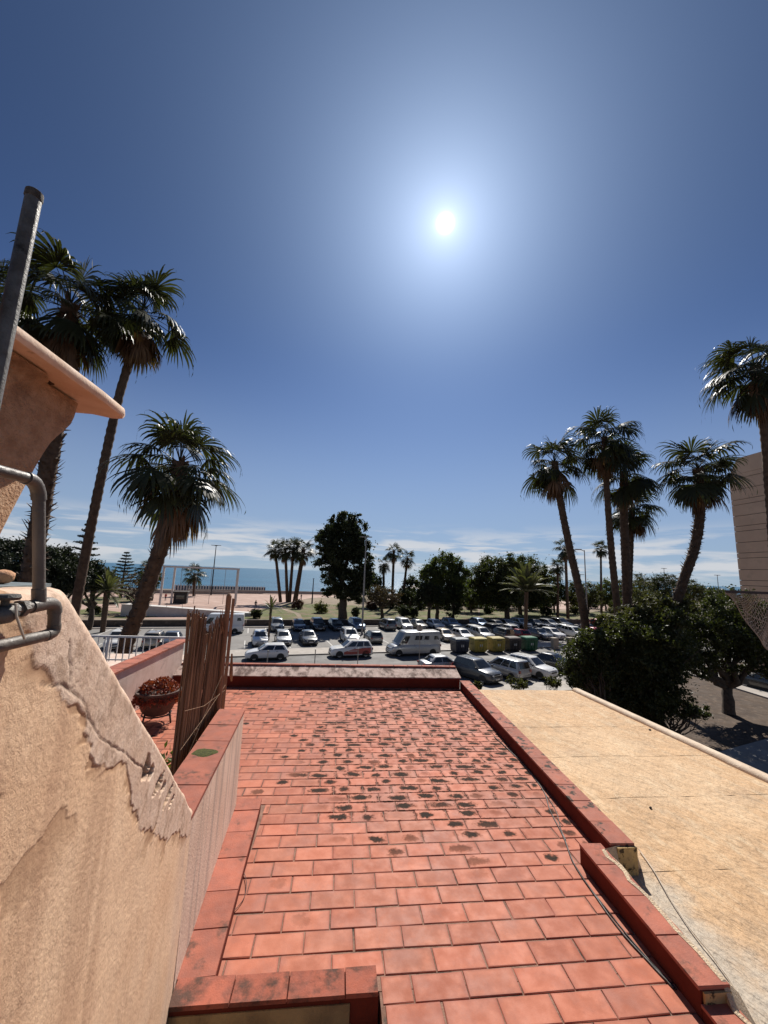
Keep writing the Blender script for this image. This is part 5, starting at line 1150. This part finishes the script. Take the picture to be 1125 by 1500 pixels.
feather_palm('small feather palm on the verge beyond the sloping wall', (150, 926), (157, 866), .78, 40, 4, .3, emin=-10)
feather_palm('little young feather palm between the first two parked cars', (393, 938), (397, 892), .42, 26, 5, .12, emin=-15)

# broadleaf trees
LEAFM = {'dark': leaf_mat('dark_leaf', (.045, .052, .019), (.023, .028, .012), .55, .34), 'mid': leaf_mat('mid_leaf', (.10, .118, .03), (.05, .062, .018), .5, .4), 'olive': leaf_mat('olive_leaf', (.10, .094, .034), (.05, .05, .02), .5, .36), 'ficus': leaf_mat('ficus_leaf', (.078, .084, .028), (.036, .042, .016), .45, .36, .35), 'pine': leaf_mat('pine_needle', (.034, .042, .018), (.018, .024, .011), .55, .15), 'bare': leaf_mat('sparse_leaf', (.11, .07, .045), (.07, .045, .03), .6, .25), 'bush': leaf_mat('bush_leaf', (.15, .15, .03), (.09, .095, .022), .5, .3), 'redbush': leaf_mat('red_bush_leaf', (.10, .035, .025), (.05, .022, .015), .5, .25)}
def crown_pts(lobes, n, clumps, rnd, shell=.55, cr=.30):
    """points gathered in clumps over the outer part of a union of ellipsoids"""
    out = []; vol = np.array([l[1][0]*l[1][1]*l[1][2] for l in lobes])**.7; vol = vol/vol.sum()
    for (c, r), v in zip(lobes, vol):
        r = np.array(r); k = max(int(clumps*v), 4); u = rnd.normal(size=(k, 3)); u /= np.linalg.norm(u, axis=1)[:, None]; rad = rnd.uniform(shell, 1.0, k)[:, None]; cc = np.array(c)+u*r*rad
        per = max(int(n*v/k), 3); cs = cr*r.mean()*rnd.uniform(.55, 1.3, k)
        w = rnd.normal(size=(k, per, 3)); w /= np.linalg.norm(w, axis=2)[:, :, None]; w *= np.clip(np.abs(rnd.normal(0, .62, (k, per, 1)))+.12, 0, 1.7); w *= rnd.uniform(.6, 1.4, (k, 1, 3)); w[:, :, 2] *= .75
        out.append((cc[:, None, :]+w*cs[:, None, None]).reshape(-1, 3))
    return np.concatenate(out)
def limb(m, a, b, r0, r1, rnd, wob=.06, n=5):
    a, b = np.array(a, float), np.array(b, float); L = np.linalg.norm(b-a); pts = [a+(b-a)*t_+(rnd.normal(0, wob*L, 3) if 0 < t_ < 1 else 0) for t_ in np.linspace(0, 1, n)]; m.tube([tuple(p) for p in pts], list(np.linspace(r0, r1, n)), 7)
def tree(name, label, base, lobes, n, leaf, mk, seed, trunk_r=.3, fork=.35, clumps=120, cat='tree', group=None, stems=1, cr=.30, shell=.55, up=.0, nb=9, aspect=.55):
    """lobes: (centre, radii) relative to the base"""
    rnd = np.random.default_rng(seed); r = root(name, label, cat, tuple(base), 0, group); P_ = crown_pts(lobes, n, clumps, rnd, shell, cr); P_ = P_[P_[:, 2] > .08]
    V, F = leafmesh(P_, leaf, rnd, up=up, aspect=aspect); me_ = bpy.data.meshes.new('crown'); me_.from_pydata(V.tolist(), [], F.tolist()); me_.materials.append(LEAFM[mk]); obj('crown', me_, r)
    m = MB(); zc_ = sum(l[0][2] for l in lobes)/len(lobes); fk = np.array([rnd.normal(0, .1), rnd.normal(0, .1), zc_*fork])
    for s in range(stems):
        o = np.array([rnd.normal(0, .35), rnd.normal(0, .35), 0]) if stems > 1 else np.zeros(3); limb(m, o, fk+o*1.2, trunk_r*1.15, trunk_r*.85, rnd, .03)
        for i in range(nb):
            l = lobes[i % len(lobes)]; u = rnd.normal(size=3); u /= np.linalg.norm(u); t_ = np.array(l[0])+u*np.array(l[1])*.6; mid_ = (fk+o*1.2)*.45+t_*.55+rnd.normal(0, .15, 3)
            limb(m, fk+o*1.2, mid_, trunk_r*.6, trunk_r*.32, rnd); limb(m, mid_, t_, trunk_r*.32, trunk_r*.08, rnd)
            for _ in range(2): limb(m, mid_, t_+rnd.normal(0, .35, 3)*np.array(l[1]), trunk_r*.2, trunk_r*.05, rnd)
    m.build('trunk', M_BARK, r, smooth=60); return r
def pxlobes(base, D, blobs, squash=1.0):
    out = []
    for px, py, rx, ry in blobs: c = atz(px, py, D)-base; out.append((c, (rx*D/FPX, rx*D/FPX*squash, ry*D/FPX)))
    return out
def ptree(name, label, base, z, blobs, n, leaf, mk, seed, D=None, squash=.9, **k):
    b = onz(*base, z); D_ = D or float((b-CAM)@CF)
    if D: b = atz(*base, D); b[2] = z
    return tree(name, label, b, pxlobes(b, D_, blobs, squash), n, leaf, mk, seed, **k)
# near right
ptree('ficus_tree', 'dense round ficus tree with forked trunk beside the side street', (1068, 1046), 0, [(1045, 915, 62, 40), (1105, 925, 62, 45), (1000, 925, 50, 38), (1075, 885, 55, 22), (1135, 950, 40, 40), (1010, 965, 42, 26), (1085, 965, 45, 26)], 52000, .17, 'ficus', 5, trunk_r=.34, fork=.33, clumps=420, nb=16, cr=.24, shell=.45)
ptree('large_shrub', 'big dark glossy shrub at the corner of the cream roof', (872, 1020), 0, [(862, 965, 40, 38), (895, 975, 45, 45), (845, 985, 25, 25), (905, 1010, 45, 30), (870, 935, 28, 18)], 42000, .15, 'ficus', 6, D=21.5, trunk_r=.12, stems=4, clumps=330, cat='shrub', group='large shrubs', cr=.28, shell=.3)
ptree('large_shrub', 'tallest big shrub, below the curved palm trunk', (955, 1030), 0, [(950, 935, 45, 35), (925, 965, 42, 40), (975, 960, 42, 45), (945, 1000, 50, 40), (985, 905, 30, 20), (915, 925, 25, 20)], 46000, .15, 'ficus', 7, D=21.0, trunk_r=.12, stems=4, clumps=360, cat='shrub', group='large shrubs', cr=.28, shell=.3)
ptree('large_shrub', 'olive green shrub top showing left of the ficus tree', (930, 985), 0, [(925, 905, 30, 18), (958, 895, 36, 22), (895, 920, 26, 18), (990, 890, 25, 18)], 22000, .15, 'olive', 8, D=22.5, trunk_r=.12, stems=3, clumps=220, cat='shrub', group='large shrubs', cr=.30, shell=.3)
ptree('large_shrub', 'low dark shrub in the shade under the ficus tree', (985, 1055), 0, [(975, 1028, 40, 24), (940, 1035, 35, 22), (1010, 1040, 28, 14)], 16000, .13, 'ficus', 9, D=20.5, trunk_r=.08, stems=3, clumps=150, cat='shrub', group='large shrubs', cr=.3, shell=.3)
for i, (px, py, w, lb) in enumerate([(758, 1003, 16, 'small dry bush before the silver people carrier'), (808, 1001, 13, 'small dry bush beside the big corner shrub'), (700, 1008, 7, 'tiny dry bush at the corner of the cream roof')]):
    ptree('dry_bush', lb, (px, py+3), 0, [(px, py-3, w, 7), (px+w*.4, py, w*.6, 5)], 1500, .13, 'olive', 20+i, D=25.5, trunk_r=.03, stems=3, clumps=40, cat='bush', group='small dry bushes', nb=4)
# huge dark tree and park trees
ptree('dark_tree', 'huge dark dense tree standing alone in the middle of the park', (502, 906), .45, [(500, 800, 32, 40), (482, 790, 22, 26), (520, 790, 22, 30), (505, 765, 20, 18), (530, 825, 20, 34), (478, 825, 18, 22), (505, 850, 30, 26), (535, 850, 15, 22), (490, 866, 18, 14), (520, 868, 18, 14), (493, 760, 10, 12), (520, 758, 9, 10)], 60000, .42, 'dark', 31, trunk_r=.75, fork=.3, clumps=520, cr=.26, shell=.4)
ptree('bare_tree', 'low reddish half bare tree right of the huge dark tree', (560, 905), .45, [(566, 872, 20, 14), (550, 868, 14, 14), (578, 876, 12, 10)], 2600, .28, 'bare', 32, trunk_r=.3, clumps=120, nb=22, fork=.4)
ptree('green_tree', 'bright green tree left of the round dark trees', (640, 906), .45, [(650, 832, 24, 24), (632, 844, 19, 20), (670, 840, 17, 22), (640, 866, 22, 20), (676, 866, 13, 22)], 34000, .36, 'mid', 33, trunk_r=.35, clumps=260, cr=.28)
ptree('shade_tree', 'small dark tree left under the bright green one', (628, 908), .45, [(628, 868, 16, 16), (618, 876, 12, 12), (640, 872, 12, 12)], 9000, .34, 'dark', 34, trunk_r=.3, clumps=120, fork=.5)
ptree('conifer', 'dark pointed conifer in front of the bright green tree', (664, 907), .45, [(664, 884, 15, 18), (664, 862, 14, 20), (664, 843, 9, 14), (663, 832, 5, 8)], 15000, .3, 'dark', 35, trunk_r=.25, clumps=190, cr=.34, fork=.3)
ptree('round_tree', 'dark round crowned park tree left of the feather palm', (743, 905), .45, [(720, 850, 29, 36), (703, 858, 19, 30), (746, 842, 25, 30), (735, 872, 30, 20)], 42000, .38, 'ficus', 36, trunk_r=.5, clumps=300, fork=.5, cr=.28)
ptree('round_tree', 'dark round crowned park tree behind the feather palm', (762, 900), .45, [(776, 850, 29, 34), (797, 862, 20, 28), (757, 838, 20, 26), (775, 874, 30, 18)], 40000, .38, 'ficus', 37, trunk_r=.45, clumps=280, fork=.5, cr=.28)
ptree('small_tree', 'small tree behind the lamp with one arm', (862, 900), .45, [(862, 868, 16, 16), (852, 876, 12, 12), (872, 874, 12, 12)], 7000, .34, 'olive', 38, trunk_r=.22, clumps=120)
ptree('small_tree', 'small olive tree right of the twin palm trunks', (945, 900), .45, [(940, 876, 16, 14), (958, 880, 14, 12)], 6000, .34, 'olive', 39, trunk_r=.22, clumps=110)
ptree('small_tree', 'thin half bare tree beside the small feather palm', (190, 897), .45, [(186, 852, 16, 14), (172, 860, 12, 10), (200, 858, 10, 10)], 1600, .26, 'bare', 40, trunk_r=.2, clumps=90, nb=18, fork=.45)
ptree('small_tree', 'low dark tree at the far end of the right promenade', (1005, 893), .45, [(1000, 878, 16, 9), (1022, 880, 14, 8)], 5000, .36, 'dark', 45, trunk_r=.2, clumps=90)
ptree('small_tree', 'low dark tree under the three small palms', (600, 893), .45, [(598, 872, 14, 9), (585, 876, 10, 8)], 4500, .36, 'dark', 46, trunk_r=.2, clumps=90)
for i, (px, py, rx, ry, mk, lb) in enumerate([(375, 906, 8, 7, 'dark', 'round clipped dark bush on the plaza behind the first cars'), (435, 892, 9, 7, 'redbush', 'dark reddish bush by the plaza path'), (471, 898, 11, 8, 'bush', 'bright yellow green bush before the huge dark tree'), (500, 892, 7, 5, 'mid', 'small green bush behind the huge tree trunk'), (592, 905, 9, 10, 'dark', 'dark upright bush right of the bare tree'), (605, 905, 8, 9, 'dark', 'second dark upright bush right of the bare tree'), (521, 904, 5, 7, 'dark', 'narrow dark bush beside the huge tree trunk'), (138, 899, 9, 6, 'olive', 'dry olive bush on the lawn below the dark pines'), (690, 893, 12, 6, 'dark', 'low dark bush between conifer and round trees'), (716, 899, 9, 5, 'mid', 'low green bush left of the round tree trunk'), (800, 902, 11, 7, 'dark', 'low dark bush right of the feather palm'), (842, 900, 10, 6, 'olive', 'low olive bush behind the leaning palm foot'), (545, 893, 10, 6, 'redbush', 'reddish bush behind the bare tree'), (528, 884, 9, 5, 'dark', 'far dark bush between huge tree and bare tree'), (613, 893, 10, 7, 'dark', 'dark bush left under the small dark tree'), (900, 900, 9, 6, 'olive', 'low olive bush between the tall twin trunks'), (205, 886, 8, 5, 'dark', 'dark bush left of the leaning palm trunk')]):
    ptree('round_bush', lb, (px, py), .45, [(px, py-ry, rx, ry)], 2600, .28, mk, 80+i, trunk_r=.06, stems=2, clumps=60, cat='bush', group='park bushes', cr=.4, shell=.3, nb=4)
# belt of further trees towards the promenade
for i, (px, by, blobs, mk, lb) in enumerate([(690, 896, [(688, 868, 14, 16), (700, 876, 12, 10)], 'olive', 'olive tree filling the gap between conifer and round trees'), (812, 897, [(812, 866, 14, 16), (802, 876, 10, 10)], 'dark', 'dark tree behind the shorter far palm'), (845, 896, [(845, 872, 12, 12), (838, 880, 9, 8)], 'olive', 'olive tree behind the leaning palm trunk'), (888, 895, [(890, 868, 13, 13), (878, 876, 10, 9)], 'mid', 'green tree behind the single far palm'), (925, 895, [(928, 862, 16, 14), (915, 872, 12, 11), (940, 868, 12, 12)], 'olive', 'olive tree behind the twin palm trunks'), (965, 894, [(966, 860, 18, 14), (982, 866, 14, 12), (950, 870, 12, 11)], 'dark', 'dark tree among the far pale palm clump'), (1005, 894, [(1008, 866, 15, 11), (1020, 872, 12, 9)], 'olive', 'olive tree left of the far promenade end'), (1042, 894, [(1042, 874, 15, 9), (1060, 877, 14, 8)], 'dark', 'low dark tree below the tower side lamp'), (603, 889, [(604, 864, 12, 13), (594, 872, 9, 8)], 'dark', 'dark tree behind the leaning small palm'), (545, 889, [(546, 862, 12, 14), (556, 872, 9, 9)], 'dark', 'dark tree behind the bare tree'), (222, 880, [(221, 852, 10, 14), (213, 860, 8, 9)], 'dark', 'small dark tree left of the stage frame post'), (733, 892, [(733, 872, 16, 10)], 'olive', 'far olive tree seen under the round trees'), (775, 893, [(775, 874, 18, 10)], 'mid', 'far green tree seen under the feather palm')]):
    ptree('park_tree', lb, (px, by), .45, [(a, b-2, c*1.3, d*1.35) for a, b, c, d in blobs], 9500, .4, mk, 140+i, trunk_r=.25, clumps=110, group='park trees towards the promenade', cr=.34)
for i, (px, lb) in enumerate([(585, 'hedge bush under the three small palms'), (622, 'hedge bush under the small dark tree'), (655, 'hedge bush behind the dark conifer'), (705, 'hedge bush behind the left round tree'), (745, 'hedge bush between the two round tree trunks'), (790, 'hedge bush behind the feather palm crown'), (858, 'hedge bush behind the one armed lamp'), (905, 'hedge bush behind the twin palm trunks')]):
    ptree('hedge_bush', 'low dark '+lb, (px, 891), .45, [(px, 883, 20, 9), (px+14, 885, 14, 7), (px-13, 885, 13, 7)], 6000, .36, ['dark', 'olive', 'dark', 'mid'][i % 4], 180+i, trunk_r=.08, stems=3, clumps=90, cat='bush', group='hedge bushes before the promenade', cr=.4, shell=.2, nb=5)
# pines on the far left
for i, (bx, blobs, lb) in enumerate([((30, 905), [(25, 822, 45, 30), (60, 830, 32, 26), (5, 812, 35, 26), (40, 860, 45, 20)], 'broad dark pine left of the grey standing pipe'), ((88, 905), [(85, 828, 32, 28), (100, 845, 34, 24), (70, 850, 30, 24)], 'broad dark pine right of the grey standing pipe'), ((132, 902), [(128, 843, 28, 20), (148, 852, 17, 14), (115, 855, 22, 16)], 'lower dark pine at the end of the pine mass')]):
    ptree('pine_tree', lb, bx, 0, blobs, 30000, .28, 'pine', 90+i, D=44.0+i*3, trunk_r=.35, clumps=300, group='dark pines', fork=.4, cr=.28)
def araucaria(label, base, top, seed, D, w):
    b = atz(*base, D); b[2] = .3; t = atz(*top, D); h = t[2]-b[2]; r = root('layered_conifer', label, 'tree', tuple(b), 0, 'layered conifers'); rnd = np.random.default_rng(seed)
    m = MB(); m.tube([(0, 0, 0), (0, 0, h*.5), (0, 0, h)], [.35, .22, .03], 8); m.build('trunk', M_BARK, r); m = MB(); P_ = []
    for k in range(10):
        f = .35+.63*k/9; L = w*(1-f)*1.5+.25
        for a in range(6):
            q = a*1.047+k*.4+rnd.normal(0, .1); e = np.array([L*math.cos(q), L*math.sin(q), .18*L]); m.tube([(0, 0, h*f), tuple(np.array([0, 0, h*f])+e*.5+[0, 0, -.05]), tuple(np.array([0, 0, h*f])+e)], [.06, .05, .02], 4)
            for s in np.linspace(.25, 1.0, 12): P_ += [np.array([0, 0, h*f])+e*s+rnd.normal(0, .12, 3)*[1, 1, .4] for _ in range(5)]
    m.build('branches', M_BARK, r); V, F = leafmesh(P_, .38, rnd); me_ = bpy.data.meshes.new('crown'); me_.from_pydata(V.tolist(), [], F.tolist()); me_.materials.append(LEAFM['pine']); obj('crown', me_, r)
araucaria('layered conifer poking above the dark pines', (112, 880), (111, 764), 1, 62, 3.4); araucaria('small layered conifer against the sea past the pines', (177, 872), (177, 808), 2, 92, 3.6)

# ------------------------------------------------------------------ brown tower block and the net at the right edge
c0 = atz(1085, 866, 41.5); tw = root('tower_block', 'brown clad tower block with grooved wall at the right frame edge', 'building', (c0[0], c0[1], 0))
M_CLAD = mat('brown_cladding', (.72, .47, .31), (.64, .41, .27), .5, .8, (20, .2), ((.58, .38, .25), .8, .55, .75)); M_GRV = mat('groove_dark', (.14, .10, .078))
ztop = atz(1069, 690, 41.5)[2]; fl = 2.98; z = 0.35; Ln = 13.0
ex = 9.0
m = MB(); m.box((ex/2+.05, -Ln/2-.05, ztop/2), (ex-.1, Ln-.1, ztop)); m.build('core', M_GRV, tw)
k = ztop; i = 0
hs = [.55, 1.22, 1.13]
while k > .5:
    h = hs[i % 3] if i else .5; zz = max(k-h, 0); m = MB(); m.box((ex/2, -Ln/2, (k+zz)/2+.0), (ex, Ln, k-zz-.05)); m.build('cladding_panel', M_CLAD, tw); k = zz; i += 1
m = MB(); m.loft([[(0, 0, ztop), (ex, 0, ztop), (ex, -Ln, ztop), (0, -Ln, ztop)], [(.0, -1.1, ztop+1.75), (ex, -1.1, ztop+1.75), (ex, -Ln, ztop+1.75), (0.0, -Ln, ztop+1.75)]]); m.build('roof_parapet', M_CLAD, tw)
nb0 = ony(1064, 866.5, 8.0); nt = root('hanging_net', 'pale knotted net hanging from a brown bar at the right edge', 'net', (nb0[0], 8.0, nb0[2]))
m = MB(); m.box((1.6, 0, 0), (3.2, .05, .06)); m.build('bar', mat('brown_bar', (.075, .038, .028)), nt)
m = MB(); m.box((3.15, 0, -4.3), (.09, .09, 8.55)); m.build('post', MATS['brown_bar'], nt)
def netp(u, v):                              # u along the bar, v down the cloth
    ln = 1.16*(u/1.05)**.82 if u > 0 else 0; s = v*ln
    return (u+.12*s*math.sin(u*2+v*2), .22*math.sin(v*2.2)*ln*.4+.04*math.sin(u*9+v*4), -.03-s+.05*math.sin(u*6)*v)
m = MB()
for j in range(44):
    u0 = .03+j*.065
    for sg in (1, -1):
        pts = [netp(min(max(u0+sg*v*.55+(.012*math.sin(j*7+k*3)), .01), 2.95), v) for k, v in enumerate(np.linspace(0, 1, 20))]; m.tube(pts, .006, 4)
m.tube([netp(u, 1.0) for u in np.linspace(.02, 2.95, 40)], .012, 5); m.build('netting', mat('pale_cord_net', (.42, .32, .25), (.34, .25, .19), 20, .8), nt)
m = MB(); m.tube([netp(u, .62+.05*math.sin(u*5)) for u in np.linspace(.5, 2.9, 30)], .012, 5); m.build('hem_cord', MATS['pale_cord_net'], nt)
